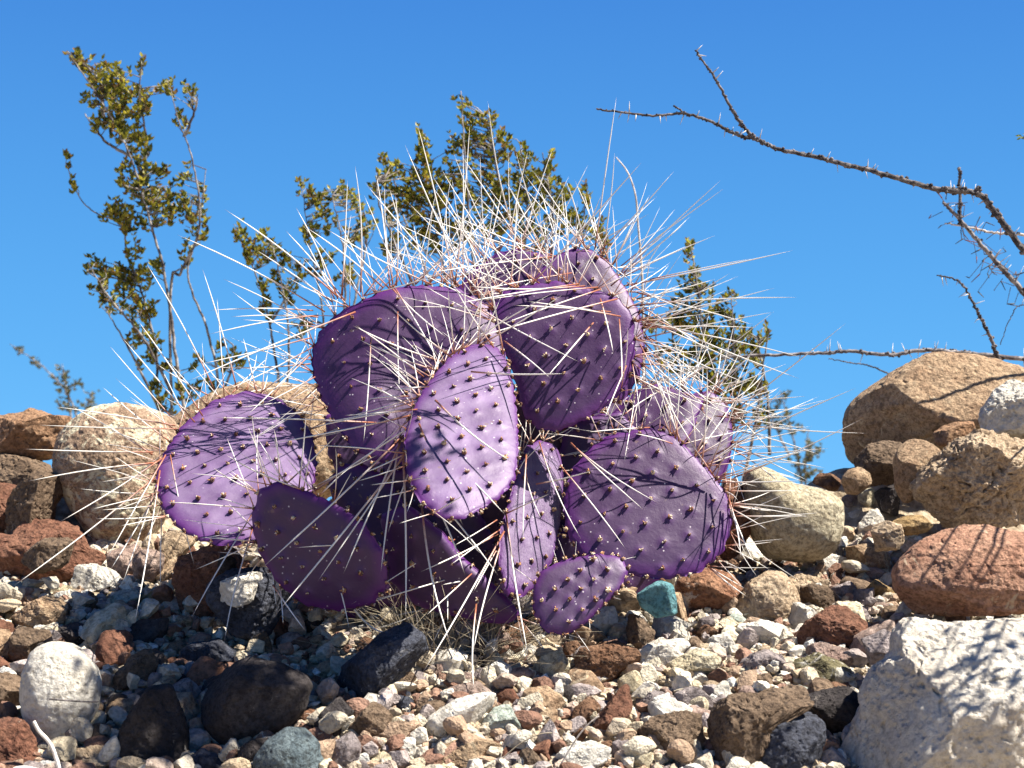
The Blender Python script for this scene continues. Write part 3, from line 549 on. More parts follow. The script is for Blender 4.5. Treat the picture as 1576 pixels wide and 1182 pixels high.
# ---- medium pebbles between the rocks, each an object; labels built from colour, shape and neighbours
def pebbles():
    kinds = [('white', 'white', 22), ('cream', 'cream', 22), ('yellow', 'yellowish', 16), ('tan', 'tan', 14), ('pink', 'pinkish', 16), ('lilac', 'grey lilac', 14),
             ('brown', 'brown', 14), ('rust', 'rust', 12), ('red', 'dark red', 8), ('ochre', 'ochre', 4), ('dark', 'dark', 6), ('mint', 'pale green', 3)]
    pool = [k for k in kinds for _ in range(k[2])]
    meshes = {}
    rng = random.Random(11)
    for mk in set(k[0] for k in kinds):
        for sh in range(3):
            n = rng.randint(6, 9); ang = (.1, .5, .75)[sh]; ax = (1.25, 1.0, 1.5)[sh]
            poly = [(ax*(.8+.4*rng.random())*math.cos(2*math.pi*i/n), (.7+.4*rng.random())*math.sin(2*math.pi*i/n)) for i in range(n)]
            me = rock_mesh([(x*.02, z*.02) for x, z in poly], .02, ang, rng.randint(1, 9999), 4, 1.0, False)
            me.materials.append(M[mk]); me.name = 'pebble'; meshes[(mk, sh)] = me
    shn = ['rounded', 'angular', 'flat chipped']
    refs = [h for h in HEROES if h[3]]
    placed = []; used = {}
    for tries in range(90000):
        if len(placed) >= 285: break
        px, py = rng.uniform(-10, 1590), rng.uniform(855, 1190)
        d = ground_depth(px, py)
        if d is None: continue
        s = rng.choice([.011, .012, .013, .015]) if len(placed) > 170 else rng.choice([.016, .018, .020]) if len(placed) > 70 else rng.choice([.024, .028, .032, .036])
        p = EYE + ray(px, py)*d
        if any(((p.x-h[0].x)/(h[1]*.9+s))**2 + ((p.y-h[0].y)/(h[2]*.9+s))**2 < .62 for h in HEROES): continue
        if any((p-q).length < (s+r)*.72 for q, r in placed): continue
        placed.append((p, s))
        mk, cn, _ = rng.choice(pool if not (px < 540 and py > 955 and rng.random() < .7) else [k for k in kinds if k[0] in ('dark', 'brown', 'red', 'rust')]); sh = rng.choice([0, 1, 1, 1, 2, 2, 2])  # darker kinds favoured at lower left, deepening the shade there by colour
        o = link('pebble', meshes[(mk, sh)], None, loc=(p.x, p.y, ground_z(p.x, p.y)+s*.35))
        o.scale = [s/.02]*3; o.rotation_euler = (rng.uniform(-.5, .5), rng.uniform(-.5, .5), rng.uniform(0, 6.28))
        rs = sorted(refs, key=lambda h: (h[0]-p).length)[:4]
        sz = 'tiny' if s < .0155 else 'small' if s < .0215 else 'larger'
        lab = None
        for r_ in rs:
            dx = p.x-r_[0].x; dy = p.y-r_[0].y
            rel = ('right of' if dx > 0 else 'left of') if abs(dx) > abs(dy) else ('behind' if dy > 0 else 'in front of')
            lab = f'{sz} {cn} {shn[sh]} pebble {rel} the {r_[3]}'
            if lab not in used: break
        used.setdefault(lab, []).append(o)
        tag(o, lab, 'pebble', 'rocks and stones on the embankment')
pebbles()

def gravel():
    rng = random.Random(5)
    pal = [(.70, .62, .50), (.60, .52, .40), (.52, .43, .32), (.66, .60, .50), (.74, .68, .58), (.66, .56, .40), (.56, .44, .30), (.46, .32, .22), (.36, .21, .15), (.45, .38, .36), (.30, .25, .24), (.80, .77, .70), (.60, .47, .38), (.24, .13, .09), (.70, .62, .48)]
    bv, bf = ico(2)
    V = []; F = []; C = []; n = 0
    cnt = 0
    while cnt < 10000:
        px, py = rng.uniform(-60, 1640), rng.uniform(820, 1230)
        d = ground_depth(px, py)
        if d is None: continue
        p = EYE + ray(px, py)*d
        s = rng.choice([.003, .0035, .004, .005, .006, .0075, .009])
        sc_ = np.array([s*rng.uniform(.7, 1.5), s*rng.uniform(.7, 1.3), s*rng.uniform(.5, 1.0)])
        b = bv*sc_*(1+np.random.uniform(-.28, .28, (len(bv), 1)))
        a = rng.uniform(0, 6.28); t = rng.uniform(-.6, .6)
        Rz = np.array([[math.cos(a), -math.sin(a), 0], [math.sin(a), math.cos(a), 0], [0, 0, 1]]); Rx = np.array([[1, 0, 0], [0, math.cos(t), -math.sin(t)], [0, math.sin(t), math.cos(t)]])
        b = b@(Rz@Rx).T + np.array([p.x, p.y, ground_z(p.x, p.y)+s*rng.uniform(.1, 1.2)])
        V.append(b); F += [(f[0]+n, f[1]+n, f[2]+n) for f in bf]; n += len(bv)
        c = rng.choice(pal); q = rng.uniform(.75, 1.1); C += [tuple(min(.85, x*q) for x in c)]*len(bv)
        cnt += 1
    # chunky broken rubble, too many to count
    shapes = []
    bv3, bf3 = ico(3)
    for k in range(14):
        r_ = np.random.RandomState(k+50); v = bv3*np.array([1.2, 1.0, .8])
        for q in range(9):
            n_ = r_.normal(size=3); n_ /= np.linalg.norm(n_); h = v@n_; ex = np.maximum(0, h-h.max()*r_.uniform(.5, .8)); v = v-np.outer(ex, n_)
        shapes.append(v*(1+r_.uniform(-.04, .04, (len(v), 1))))
    cnt = 0
    while cnt < 2400:
        px, py = rng.uniform(-60, 1640), rng.uniform(835, 1230)
        d = ground_depth(px, py)
        if d is None: continue
        p = EYE + ray(px, py)*d
        s = rng.choice([.007, .008, .009, .011, .013, .016, .019])
        v = rng.choice(shapes)*s*np.array([rng.uniform(.8, 1.3), rng.uniform(.8, 1.2), rng.uniform(.7, 1.1)])
        e_ = Vector((rng.uniform(-1, 1), rng.uniform(-1, 1), rng.uniform(-1, 1))).normalized()
        Rm = np.array(Matrix.Rotation(rng.uniform(0, 6.28), 3, e_))
        V.append(v@Rm.T+np.array([p.x, p.y, ground_z(p.x, p.y)+s*rng.uniform(-.1, 1.3)])); F += [(f[0]+n, f[1]+n, f[2]+n) for f in bf3]; n += len(v)
        c = rng.choice(pal); q = rng.uniform(.75, 1.1); C += [tuple(min(.85, x*q) for x in c)]*len(v)
        cnt += 1
    me = mesh_np('gravel', np.concatenate(V), F, False, None, np.array(C))
    tag(link('gravel', me, M['gravel']), 'fine pale gravel and grit filling gaps between the stones', 'gravel', kind='stuff')
gravel()
# ------------------------------------------------------------ the prickly pear
base = P(700, 960, 2.45); base.z = ground_z(base.x, base.y)
cactus = empty('prickly_pear', base)
tag(cactus, 'purple prickly pear cactus with long white spines growing among the rocks', 'cactus')
SP = []      # candidate spines: (p0, p1, r, bend, pad index)
PADS = []
def pad(pts, d, nrm, T=.011, spacing=.034, rows=(25, -50), rim_step=.024, arcs=(), grey=0.0, seed=1, bulge=.006, face=True, mat='pad', bend=0.0, deep=0.0):
    rng = random.Random(seed); nrm = Vector(nrm).normalized()
    xs = [p[0] for p in pts]; ys = [p[1] for p in pts]
    cx, cy = (min(xs)+max(xs))/2, (min(ys)+max(ys))/2
    C0 = P(cx, cy, d)
    r_ = Vector((1, 0, 0)); u = (r_ - nrm*r_.dot(nrm)).normalized(); v = nrm.cross(u)*-1
    if v.z < 0: v = -v
    def proj(px, py):
        dr = ray(px, py); t = (C0-EYE).dot(nrm)/dr.dot(nrm); q = EYE+dr*t-C0
        return (q.dot(u), q.dot(v))
    out = [proj(*p) for p in pts]
    NA = 132; K = 34
    R = polar(out, 0, 0, 7)
    ang = np.arange(NA)/NA*2*math.pi; Ra = np.interp(ang, np.arange(721)/720*2*math.pi, np.append(R, R[0]))
    # rim areoles at equal steps of arc length
    per = []; acc = 0
    ptsr = [np.array([Ra[i]*math.cos(ang[i]), Ra[i]*math.sin(ang[i])]) for i in range(NA)]
    rima = []
    for i in range(NA):
        if acc <= 0: rima.append(ang[i]); acc += rim_step*rng.uniform(.85, 1.15)
        acc -= np.linalg.norm(ptsr[(i+1) % NA]-ptsr[i])
    fa = []
    if face:
        a1 = math.radians(rows[0]); a2 = math.radians(rows[1]); e1 = np.array([math.cos(a1), math.sin(a1)])*spacing; e2 = np.array([math.cos(a2), math.sin(a2)])*spacing*1.05
        o_ = np.array([rng.uniform(0, spacing), rng.uniform(0, spacing)])
        for i in range(-12, 13):
            for j in range(-12, 13):
                q = o_+e1*i+e2*j+np.array([rng.uniform(-1, 1), rng.uniform(-1, 1)])*spacing*.07
                th = math.atan2(q[1], q[0]) % (2*math.pi); Rq = R[int(th/(2*math.pi)*720) % 720]
                if np.linalg.norm(q) < Rq-.011: fa.append(q)
    fa = np.array(fa) if len(fa) else np.zeros((0, 2))
    ox = rng.uniform(-50, 50)
    def prof(s): return T*max(0.0, 1-s**3.4)**.5
    def mid(x, y):
        return bulge*noise.noise(Vector((x*7+ox, y*7, 2)))*1.0 - bend*min(0, x+.02)**2
    V = []; A = []; B = []
    for side in (1, -1):
        for k in range(K+1):
            s = (k/K)**.8
            for i in range(NA):
                x = Ra[i]*s*math.cos(ang[i]); y = Ra[i]*s*math.sin(ang[i])
                tub = 0.0
                if len(fa):
                    dd = (fa[:, 0]-x)**2+(fa[:, 1]-y)**2; mn = dd.min(); tub = math.exp(-mn/(2*.0050**2))
                sc_ = 0
                h = prof(s)+(.0021*tub if s < .985 else 0) + .0005*noise.noise(Vector((x*30+ox, y*30, side)))
                if s > .9:   # scalloped rim
                    x *= 1+.012*math.cos(ang[i]*len(rima))*(s-.9)*10; y *= 1+.012*math.cos(ang[i]*len(rima))*(s-.9)*10
                V.append(u*x+v*y+nrm*(side*h+mid(x, y))); A.append(s); B.append(tub)
    F = []
    for sd in (0, 1):
        o_ = sd*(K+1)*NA
        for k in range(1, K):
            for i in range(NA):
                i2 = (i+1) % NA; q = (o_+k*NA+i, o_+(k+1)*NA+i, o_+(k+1)*NA+i2, o_+k*NA+i2)
                F.append(q if sd == 0 else q[::-1])
        q = tuple(o_+NA+i for i in range(NA)); F.append(q[::-1] if sd else q)
    # rings 0 are degenerate; stitch the two rims
    for i in range(NA):
        i2 = (i+1) % NA; F.append((K*NA+i, (K+1)*NA+K*NA+i, (K+1)*NA+K*NA+i2, K*NA+i2))
    # drop ring 0
    Vn = np.array([tuple(x) for x in V]); keep = np.ones(len(V), bool); keep[0:NA] = False; keep[(K+1)*NA:(K+1)*NA+NA] = False
    idx = np.cumsum(keep)-1
    F = [tuple(int(idx[j]) for j in f) for f in F]
    me = mesh_np('pad', Vn[keep], F, True, {'rim': np.array(A)[keep], 'tub': np.array(B)[keep], 'grey': [grey]*int(keep.sum()), 'deep': [deep]*int(keep.sum())})
    bm = bmesh.new(); bm.from_mesh(me); bmesh.ops.recalc_face_normals(bm, faces=bm.faces); bm.to_mesh(me); bm.free()
    o = link('pad', me, M[mat], cactus, C0)
    pi = len(PADS)
    def W(x, y, h): return C0+u*x+v*y+nrm*(h+mid(x, y))
    ar = MB(); bv, bf = ico(2)
    def areole(p, n_, sz):
        # a small woolly mound with a few short bristles
        n_ = n_.normalized(); c = rng.choice([(.50, .34, .18), (.34, .18, .10), (.62, .48, .30), (.20, .10, .06), (.70, .6, .45)])
        bb = bv*np.array([1, 1, .8])*sz*(1+np.random.uniform(-.2, .2, (len(bv), 1)))
        q = n_.to_track_quat('Z', 'Y').to_matrix(); bb = bb@np.array(q).T
        ar.add([p+Vector(x)+n_*sz*.3 for x in bb], bf, (.10, .05, .045) if rng.random() < .75 else c)
        for k in range(5):
            dv = (n_+Vector((rng.uniform(-.9, .9), rng.uniform(-.9, .9), rng.uniform(-.7, .9)))).normalized()
            ar.tube([p+n_*sz*.4, p+dv*sz*rng.uniform(1.4, 2.1)], sz*.42, sz*.22, 4, rng.choice([(.66, .52, .36), (.5, .26, .12), (.8, .72, .6), (.3, .14, .08)]))
    for q in fa:
        s = np.linalg.norm(q)/R[int((math.atan2(q[1], q[0]) % (2*math.pi))/(2*math.pi)*720) % 720]
        areole(W(q[0], q[1], prof(s)+.0026), nrm, .0030*rng.uniform(.75, 1.25))
        if rng.random() < .35: areole(W(q[0]+.002, q[1]+.001, prof(s)+.0026), nrm, .0016)
    RA = []
    for a in rima:
        Rr = R[int(a/(2*math.pi)*720) % 720]; od = (u*math.cos(a)+v*math.sin(a))
        for k in range(rng.choice([1, 2, 2])):
            pp = W((Rr-.001)*math.cos(a), (Rr-.001)*math.sin(a), rng.uniform(-.3, .5)*T)
            areole(pp, od+nrm*.3, .0029*rng.uniform(.7, 1.15))
        RA.append((W(Rr*math.cos(a), Rr*math.sin(a), 0), od, math.degrees(a)))
    tag(ar.build('areoles', M['areole'], o), kind='stuff')
    for (lo, hi, npr, l0, l1) in arcs:
        for p, od, dg in RA:
            da = (dg-lo) % 360
            if da > (hi-lo): continue
            for k in range(int(npr*1.8)+(rng.random() < (npr*1.8) % 1)):
                dv = (od*1.0+nrm*rng.uniform(-.35, .55)+Vector((rng.uniform(-1.05, 1.05), rng.uniform(-.5, .5), rng.uniform(-.7, .7)))).normalized()
                L = l0+(l1-l0)*rng.random()**1.4
                SP.append((p-od*.001, p+dv*L, rng.uniform(.0005, .00092)*(1+L*1.1), rng.uniform(-.05, .05), pi, 0))
    PADS.append((o, RA, C0, nrm)); return pi
def S(c, pi, d0=None):
    """drawn spines: (x0, y0, x1, y1, depth0, depth1 [, radius])"""
    for t in c:
        x0, y0, x1, y1, a, b = t[:6]; r = (t[6] if len(t) > 6 else .0011)*1.02
        SP.append((P(x0, y0, a), P(x1, y1, b), r, random.uniform(-.02, .02), pi, 1))

# back pads first
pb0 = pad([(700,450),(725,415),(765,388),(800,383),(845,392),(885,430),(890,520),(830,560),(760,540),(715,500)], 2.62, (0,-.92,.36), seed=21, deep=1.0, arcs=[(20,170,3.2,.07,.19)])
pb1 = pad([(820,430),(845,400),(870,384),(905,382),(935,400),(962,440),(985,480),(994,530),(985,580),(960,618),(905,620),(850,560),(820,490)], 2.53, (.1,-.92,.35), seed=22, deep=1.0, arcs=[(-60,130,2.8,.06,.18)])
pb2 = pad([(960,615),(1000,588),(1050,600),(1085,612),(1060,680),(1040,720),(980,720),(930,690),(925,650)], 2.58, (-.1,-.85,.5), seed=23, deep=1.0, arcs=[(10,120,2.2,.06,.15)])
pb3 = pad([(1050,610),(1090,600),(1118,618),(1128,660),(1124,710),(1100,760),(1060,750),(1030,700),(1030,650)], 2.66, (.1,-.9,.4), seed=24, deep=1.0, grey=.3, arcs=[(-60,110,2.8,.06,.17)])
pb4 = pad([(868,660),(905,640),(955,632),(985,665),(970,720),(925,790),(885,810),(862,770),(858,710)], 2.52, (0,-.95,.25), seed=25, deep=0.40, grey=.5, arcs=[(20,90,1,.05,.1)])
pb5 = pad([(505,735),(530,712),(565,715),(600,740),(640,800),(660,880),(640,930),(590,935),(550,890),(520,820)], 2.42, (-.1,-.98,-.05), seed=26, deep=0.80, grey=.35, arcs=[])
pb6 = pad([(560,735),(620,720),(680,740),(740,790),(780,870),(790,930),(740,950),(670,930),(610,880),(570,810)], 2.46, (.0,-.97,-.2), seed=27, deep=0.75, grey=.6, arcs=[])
# left pad
p1 = pad([(330,617),(380,602),(430,612),(462,640),(482,670),(488,712),(484,750),(465,785),(430,815),(385,836),(345,841),(305,832),(275,815),(250,785),(240,750),(241,720),(256,690),(280,655)], 2.40, (.05,-.66,.70), seed=1, rows=(12,-62), spacing=.034, arcs=[(25,150,1.6,.06,.13),(150,235,1.5,.06,.14)])
# upper left big pad
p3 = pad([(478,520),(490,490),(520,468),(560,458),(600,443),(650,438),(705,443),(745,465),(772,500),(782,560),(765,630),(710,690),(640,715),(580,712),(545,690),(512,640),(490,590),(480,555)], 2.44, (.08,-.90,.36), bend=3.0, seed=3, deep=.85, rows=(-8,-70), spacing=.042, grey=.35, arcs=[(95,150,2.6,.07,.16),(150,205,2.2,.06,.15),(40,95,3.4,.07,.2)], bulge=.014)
# upper right pad
p5 = pad([(768,452),(810,438),(860,432),(915,446),(955,462),(975,490),(978,540),(966,590),(940,622),(900,647),(860,664),(830,662),(806,640),(796,600),(785,560),(768,520),(758,485)], 2.40, (.0,-.96,.22), seed=5, deep=.95, rows=(28,-48), spacing=.034, arcs=[(20,160,2.2,.06,.16),(-40,20,2.0,.06,.15)], bulge=.008)
# lower right pad
p7 = pad([(905,690),(940,668),(1000,658),(1040,673),(1070,703),(1100,733),(1122,765),(1127,810),(1112,852),(1075,882),(1020,893),(950,884),(900,862),(872,822),(866,770),(880,722)], 2.38, (.02,-.90,.36), seed=7, deep=.80, rows=(20,-45), spacing=.036, grey=.75, arcs=[(15,75,2.6,.06,.17),(75,130,1.2,.05,.12),(-20,15,2.2,.06,.14),(-50,-20,1.5,.05,.1)], bulge=.006)
# centre narrow pad seen half from the side
p9 = pad([(806,688),(830,678),(852,682),(864,705),(867,745),(862,800),(850,862),(825,905),(800,921),(778,906),(768,870),(770,815),(785,762),(795,720)], 2.36, (.60,-.62,.45), seed=9, deep=0.00, rows=(35,-60), spacing=.030, T=.009, mat='padw', grey=.2, arcs=[(60,120,2,.05,.1)], bulge=.004)
# dark lower left pad
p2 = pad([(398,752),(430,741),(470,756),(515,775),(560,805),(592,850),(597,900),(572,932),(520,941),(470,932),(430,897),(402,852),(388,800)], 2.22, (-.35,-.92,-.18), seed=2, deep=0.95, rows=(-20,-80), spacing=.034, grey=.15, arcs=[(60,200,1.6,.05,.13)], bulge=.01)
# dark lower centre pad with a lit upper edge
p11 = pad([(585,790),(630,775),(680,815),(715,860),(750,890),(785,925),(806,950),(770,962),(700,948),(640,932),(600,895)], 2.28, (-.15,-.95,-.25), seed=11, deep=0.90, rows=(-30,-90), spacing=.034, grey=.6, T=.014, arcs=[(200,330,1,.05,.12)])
# small lower right pad
p10 = pad([(832,878),(870,860),(920,851),(955,856),(968,876),(956,906),(930,932),(900,962),(870,978),(838,972),(820,942),(820,905)], 2.24, (.0,-.90,.34), seed=10, deep=.55, rows=(40,-38), spacing=.023, rim_step=.014, T=.010, grey=.6, arcs=[(0,360,.15,.02,.04)])
# front light pad
p4 = pad([(700,543),(740,527),(768,536),(782,560),(792,600),(797,650),(798,700),(793,738),(770,766),(722,795),(692,802),(662,790),(637,762),(625,720),(622,672),(635,630),(655,595),(678,565)], 2.22, (.14,-.66,.72), seed=4, rows=(-28,-82), spacing=.034, T=.010, arcs=[(80,150,2.2,.05,.12),(150,260,1.0,.05,.14)], bulge=.004)
# hidden stem pads that carry the others down to the ground
pad([(640,860),(700,830),(770,850),(820,900),(830,960),(800,1000),(720,1010),(650,990),(620,930)], 2.50, (.1,-.98,.05), seed=31, deep=0.80, grey=.8, T=.02)
pad([(850,820),(920,800),(1000,830),(1020,890),(980,930),(900,940),(850,900)], 2.50, (.1,-.98,.1), seed=32, deep=0.80, grey=.8, T=.02)
pad([(400,800),(470,780),(540,820),(600,900),(600,950),(520,950),(430,900)], 2.46, (-.1,-.98,.05), seed=33, deep=0.80, grey=.6, T=.016)

pad([(740,620),(800,600),(870,640),(900,720),(890,820),(820,860),(750,830),(720,740)], 2.56, (0,-.98,-.1), seed=34, deep=0.80, grey=.8, T=.02)
pad([(600,680),(680,660),(770,700),(800,780),(770,860),(690,880),(610,820),(580,750)], 2.52, (0,-.98,-.15), seed=35, deep=0.80, grey=.8, T=.02)
pad([(500,640),(560,630),(640,650),(680,700),(660,780),(600,790),(540,770),(505,700)], 2.56, (-.1,-.95,.2), seed=36, deep=0.50, grey=.5, T=.012)
pad([(900,600),(960,595),(985,640),(960,720),(900,730),(870,690),(880,630)], 2.60, (0,-.95,.25), seed=37, deep=0.50, grey=.4, T=.012)
# drawn spines -------------------------------------------------
S([(236,696,38,691,2.40,2.36),(272,660,58,654,2.40,2.38),(270,655,85,626,2.40,2.42),(240,712,41,741,2.38,2.30),(250,705,94,803,2.38,2.28),(238,735,22,903,2.36,2.22,.0013),(255,700,160,862,2.38,2.28),(245,735,187,900,2.37,2.3),(262,640,168,532,2.42,2.46),(300,650,188,520,2.40,2.44),(312,640,213,492,2.40,2.44),(330,600,225,405,2.42,2.42),(365,600,313,415,2.40,2.42),(345,612,333,458,2.41,2.44),(250,770,248,905,2.36,2.32),(262,700,300,870,2.36,2.3),(235,700,110,625,2.42,2.44),(320,608,240,560,2.4,2.42),(400,605,480,540,2.40,2.42),(395,604,374,520,2.4,2.42),(250,745,170,880,2.37,2.3),(246,724,205,960,2.36,2.2),
   (420,790,430,940,2.30,2.22),(470,765,655,640,2.38,2.20)], p1)
S([(500,480,272,362,2.42,2.36,.0013),(520,457,345,323,2.42,2.36,.0014),(482,478,322,478,2.43,2.38),(490,488,355,488,2.43,2.40),(490,485,320,515,2.42,2.36),(478,520,310,560,2.42,2.36),(547,480,286,588,2.40,2.28,.0013),(478,560,325,565,2.42,2.4),(480,535,350,600,2.42,2.34),(478,545,380,640,2.42,2.34),(482,500,345,430,2.43,2.46),(485,580,410,620,2.4,2.35),(515,460,470,370,2.43,2.45),(520,460,455,320,2.43,2.42),(527,455,534,277,2.43,2.44),(555,450,543,256,2.43,2.42,.0012),(530,462,440,355,2.42,2.44),(512,465,395,385,2.43,2.44),(525,460,540,330,2.43,2.44),
   (612,480,616,604,2.41,2.34),(571,521,558,682,2.41,2.32),(685,558,546,501,2.36,2.26,.0013),(652,580,547,501,2.36,2.28),(650,601,593,550,2.36,2.3),(605,439,676,561,2.42,2.3),(600,440,690,520,2.42,2.34),
   (620,440,560,300,2.43,2.46),(640,438,600,290,2.43,2.46),(700,440,642,192,2.44,2.44,.0013),(730,450,622,222,2.44,2.48,.0012),(600,442,575,265,2.44,2.5),(660,437,740,300,2.43,2.46),(690,440,600,345,2.43,2.4),(700,440,725,195,2.45,2.46),(650,438,665,320,2.43,2.4),(665,438,500,350,2.43,2.4),(590,443,470,350,2.43,2.4),(712,443,711,222,2.45,2.47),(705,440,560,280,2.45,2.5),(600,445,520,365,2.43,2.38),(560,455,650,350,2.43,2.45),(610,440,608,300,2.43,2.44),(640,437,720,352,2.43,2.42),(560,455,700,415,2.43,2.36)], p3)
S([(800,390,755,155,2.60,2.55,.0013),(780,385,811,232,2.6,2.6),(805,384,710,240,2.6,2.58),(800,384,850,230,2.6,2.62),(815,386,735,300,2.6,2.56),(765,390,680,260,2.6,2.6),(740,400,665,270,2.6,2.6),(830,388,905,255,2.6,2.6),(850,392,797,235,2.6,2.56),(865,400,1000,330,2.6,2.5),(760,390,845,300,2.6,2.6),(840,390,780,280,2.6,2.58),(790,384,870,310,2.6,2.6),(745,400,655,350,2.6,2.52),(735,405,840,380,2.6,2.45),(820,388,640,330,2.58,2.48),(860,396,700,330,2.58,2.5),(880,420,720,450,2.5,2.36),(850,395,660,420,2.5,2.36),(925,395,990,450,2.52,2.5)], pb0)
S([(915,388,950,150,2.52,2.5),(928,392,943,235,2.52,2.5),(870,384,985,250,2.52,2.46),(960,420,1108,277,2.52,2.48),(955,410,1112,290,2.52,2.46),(920,390,1037,265,2.52,2.5),(940,440,1052,345,2.52,2.48),(962,425,1100,362,2.52,2.5),(960,440,1220,386,2.5,2.44,.0012),(1000,430,1155,398,2.5,2.46),(975,470,1225,457,2.5,2.42,.0012),(985,500,1192,443,2.5,2.44),(990,520,1190,480,2.5,2.44),(980,450,1160,500,2.5,2.46),(985,480,1230,583,2.5,2.42,.0012),(990,500,1235,550,2.5,2.42),(985,490,1140,560,2.5,2.4),(985,520,1120,640,2.5,2.42),(985,530,1042,677,2.48,2.4),(990,510,1060,600,2.5,2.46),(980,460,1100,430,2.5,2.5),(945,405,1000,300,2.52,2.54),(900,384,870,280,2.52,2.5),(890,384,925,300,2.52,2.48),(985,470,1090,540,2.5,2.44),(985,560,1130,570,2.5,2.46),(970,450,1020,370,2.5,2.5),
   (1000,520,1150,590,2.48,2.4),(990,545,1080,620,2.48,2.4),(965,435,1065,480,2.5,2.42)], pb1)
S([(924,460,943,544,2.38,2.3),(953,491,956,590,2.38,2.28,.0012),(913,497,837,582,2.38,2.26,.0012),(955,487,810,464,2.38,2.26),(940,480,790,470,2.38,2.28),(722,466,892,557,2.42,2.26,.0013),(776,525,846,582,2.34,2.22),(964,563,932,643,2.38,2.28),(925,445,770,500,2.38,2.28),(920,442,740,462,2.38,2.28),(950,460,730,520,2.38,2.24),(890,437,700,468,2.38,2.24),(860,433,865,340,2.4,2.42),(900,440,725,440,2.4,2.25),(870,434,800,330,2.42,2.38),(830,436,745,370,2.42,2.38),(795,443,690,400,2.4,2.34),(785,446,795,300,2.42,2.44),(770,452,700,340,2.42,2.4),(865,434,880,330,2.42,2.4),(820,436,900,350,2.42,2.4)], p5)
S([(1120,640,1302,498,2.6,2.5,.0013),(1100,700,1315,597,2.56,2.46,.0013),(1125,650,1335,667,2.6,2.5,.0012),(1130,735,1328,645,2.5,2.42,.0012),(1110,615,1190,700,2.62,2.55),(1110,610,1200,640,2.62,2.56),(1105,605,1170,560,2.62,2.6),(1120,660,1260,700,2.6,2.5),(1125,680,1245,740,2.6,2.5),(1120,640,1230,640,2.6,2.52),(1100,605,1210,560,2.62,2.6),(1120,690,1270,720,2.6,2.5),(1125,690,1200,745,2.6,2.52),(1120,650,1215,600,2.6,2.55),(1128,700,1275,690,2.6,2.52),(1095,602,1180,520,2.62,2.6),(1100,604,1130,500,2.6,2.6),(1120,640,1195,600,2.6,2.56),(1100,640,1240,660,2.6,2.5),(1080,620,1240,610,2.6,2.5)], pb3)
S([(1040,600,1190,480,2.56,2.5),(1030,600,1110,500,2.56,2.54),(1050,605,1180,640,2.56,2.5),(1000,590,1090,680,2.5,2.42),(1000,592,1060,500,2.56,2.56),(960,610,1080,560,2.54,2.44),(970,605,1120,550,2.54,2.44),(1020,595,980,500,2.56,2.5),(1050,600,1035,520,2.56,2.52)], pb2)
S([(1040,675,1000,560,2.38,2.36),(1045,680,1015,570,2.38,2.38),(1040,675,1048,560,2.38,2.38),(1035,683,975,667,2.36,2.34),(1070,705,1060,610,2.38,2.38),(1100,735,1000,560,2.38,2.36,.0012),(1095,730,1200,600,2.38,2.34),(1100,740,1220,700,2.38,2.3),(1105,742,1235,740,2.38,2.3),(1090,725,1155,560,2.38,2.36),(1080,715,1085,565,2.38,2.36),(1122,768,1138,860,2.37,2.3),(1123,775,1160,865,2.37,2.3),(1120,770,1145,830,2.37,2.34),(1120,775,1225,785,2.38,2.3),(1120,780,1180,815,2.38,2.3),(1000,658,905,665,2.38,2.34)], p7)
S([(878,681,992,785,2.36,2.24,.0013),(878,683,1015,774,2.36,2.24,.0013),(862,716,962,845,2.34,2.22,.0013),(830,680,898,830,2.33,2.22,.0013),(810,700,806,830,2.33,2.24),(808,725,836,800,2.33,2.26),(825,745,915,724,2.33,2.26),(779,792,815,1010,2.32,2.16,.0014),(776,818,644,1036,2.30,2.1,.0015),(774,828,733,1005,2.3,2.14,.0014),(733,930,733,1062,2.26,2.14,.0014),(770,815,690,870,2.3,2.2),(766,822,650,880,2.3,2.2,.0012),(726,883,657,947,2.26,2.16),(780,790,845,760,2.3,2.22),(768,840,730,910,2.3,2.2),(765,800,700,840,2.3,2.24),(640,700,790,690,2.3,2.2)], p9)
S([(725,572,876,575,2.20,2.12,.0014),(670,616,792,712,2.20,2.08,.0014),(665,681,776,792,2.20,2.08,.0014),(645,652,714,809,2.20,2.1,.0014),(638,725,765,885,2.20,2.08,.0014),(640,720,712,885,2.20,2.1,.0014),(649,778,699,993,2.20,2.06,.0015),(620,690,622,952,2.22,2.08,.0015),(616,670,588,880,2.22,2.1,.0015),(619,675,530,883,2.22,2.1,.0014),(621,670,406,876,2.22,2.04,.0016),(619,706,428,948,2.22,2.04,.0016),(635,680,490,895,2.22,2.1,.0013),(630,640,416,683,2.22,2.12,.0013),(584,651,332,643,2.3,2.16,.0013),(640,612,540,640,2.22,2.14),(638,618,500,650,2.22,2.12),(642,630,470,660,2.22,2.12),(630,610,560,615,2.22,2.14),(640,700,600,820,2.22,2.14),(660,595,605,600,2.21,2.15),(700,545,690,440,2.22,2.2),(705,545,760,420,2.22,2.22),(735,530,740,430,2.22,2.22),(760,535,690,420,2.22,2.2),(690,548,850,450,2.22,2.18,.0012),(775,545,740,380,2.22,2.2),(740,530,865,455,2.22,2.2),(695,550,600,470,2.22,2.2),(712,540,715,440,2.22,2.24),(670,570,550,520,2.22,2.16)], p4)
S([(400,760,330,720,2.28,2.2),(395,780,300,950,2.28,2.1),(390,810,350,990,2.28,2.12),(430,742,420,660,2.28,2.26),(440,745,520,670,2.28,2.24),(410,750,390,640,2.28,2.26),(470,757,580,700,2.28,2.22),(460,750,470,640,2.28,2.26),(420,900,470,970,2.24,2.2),(430,895,435,960,2.26,2.2),(440,745,350,700,2.28,2.2),(430,790,545,795,2.24,2.2),(580,840,452,843,2.24,2.18),(500,840,535,970,2.24,2.18)], p2)
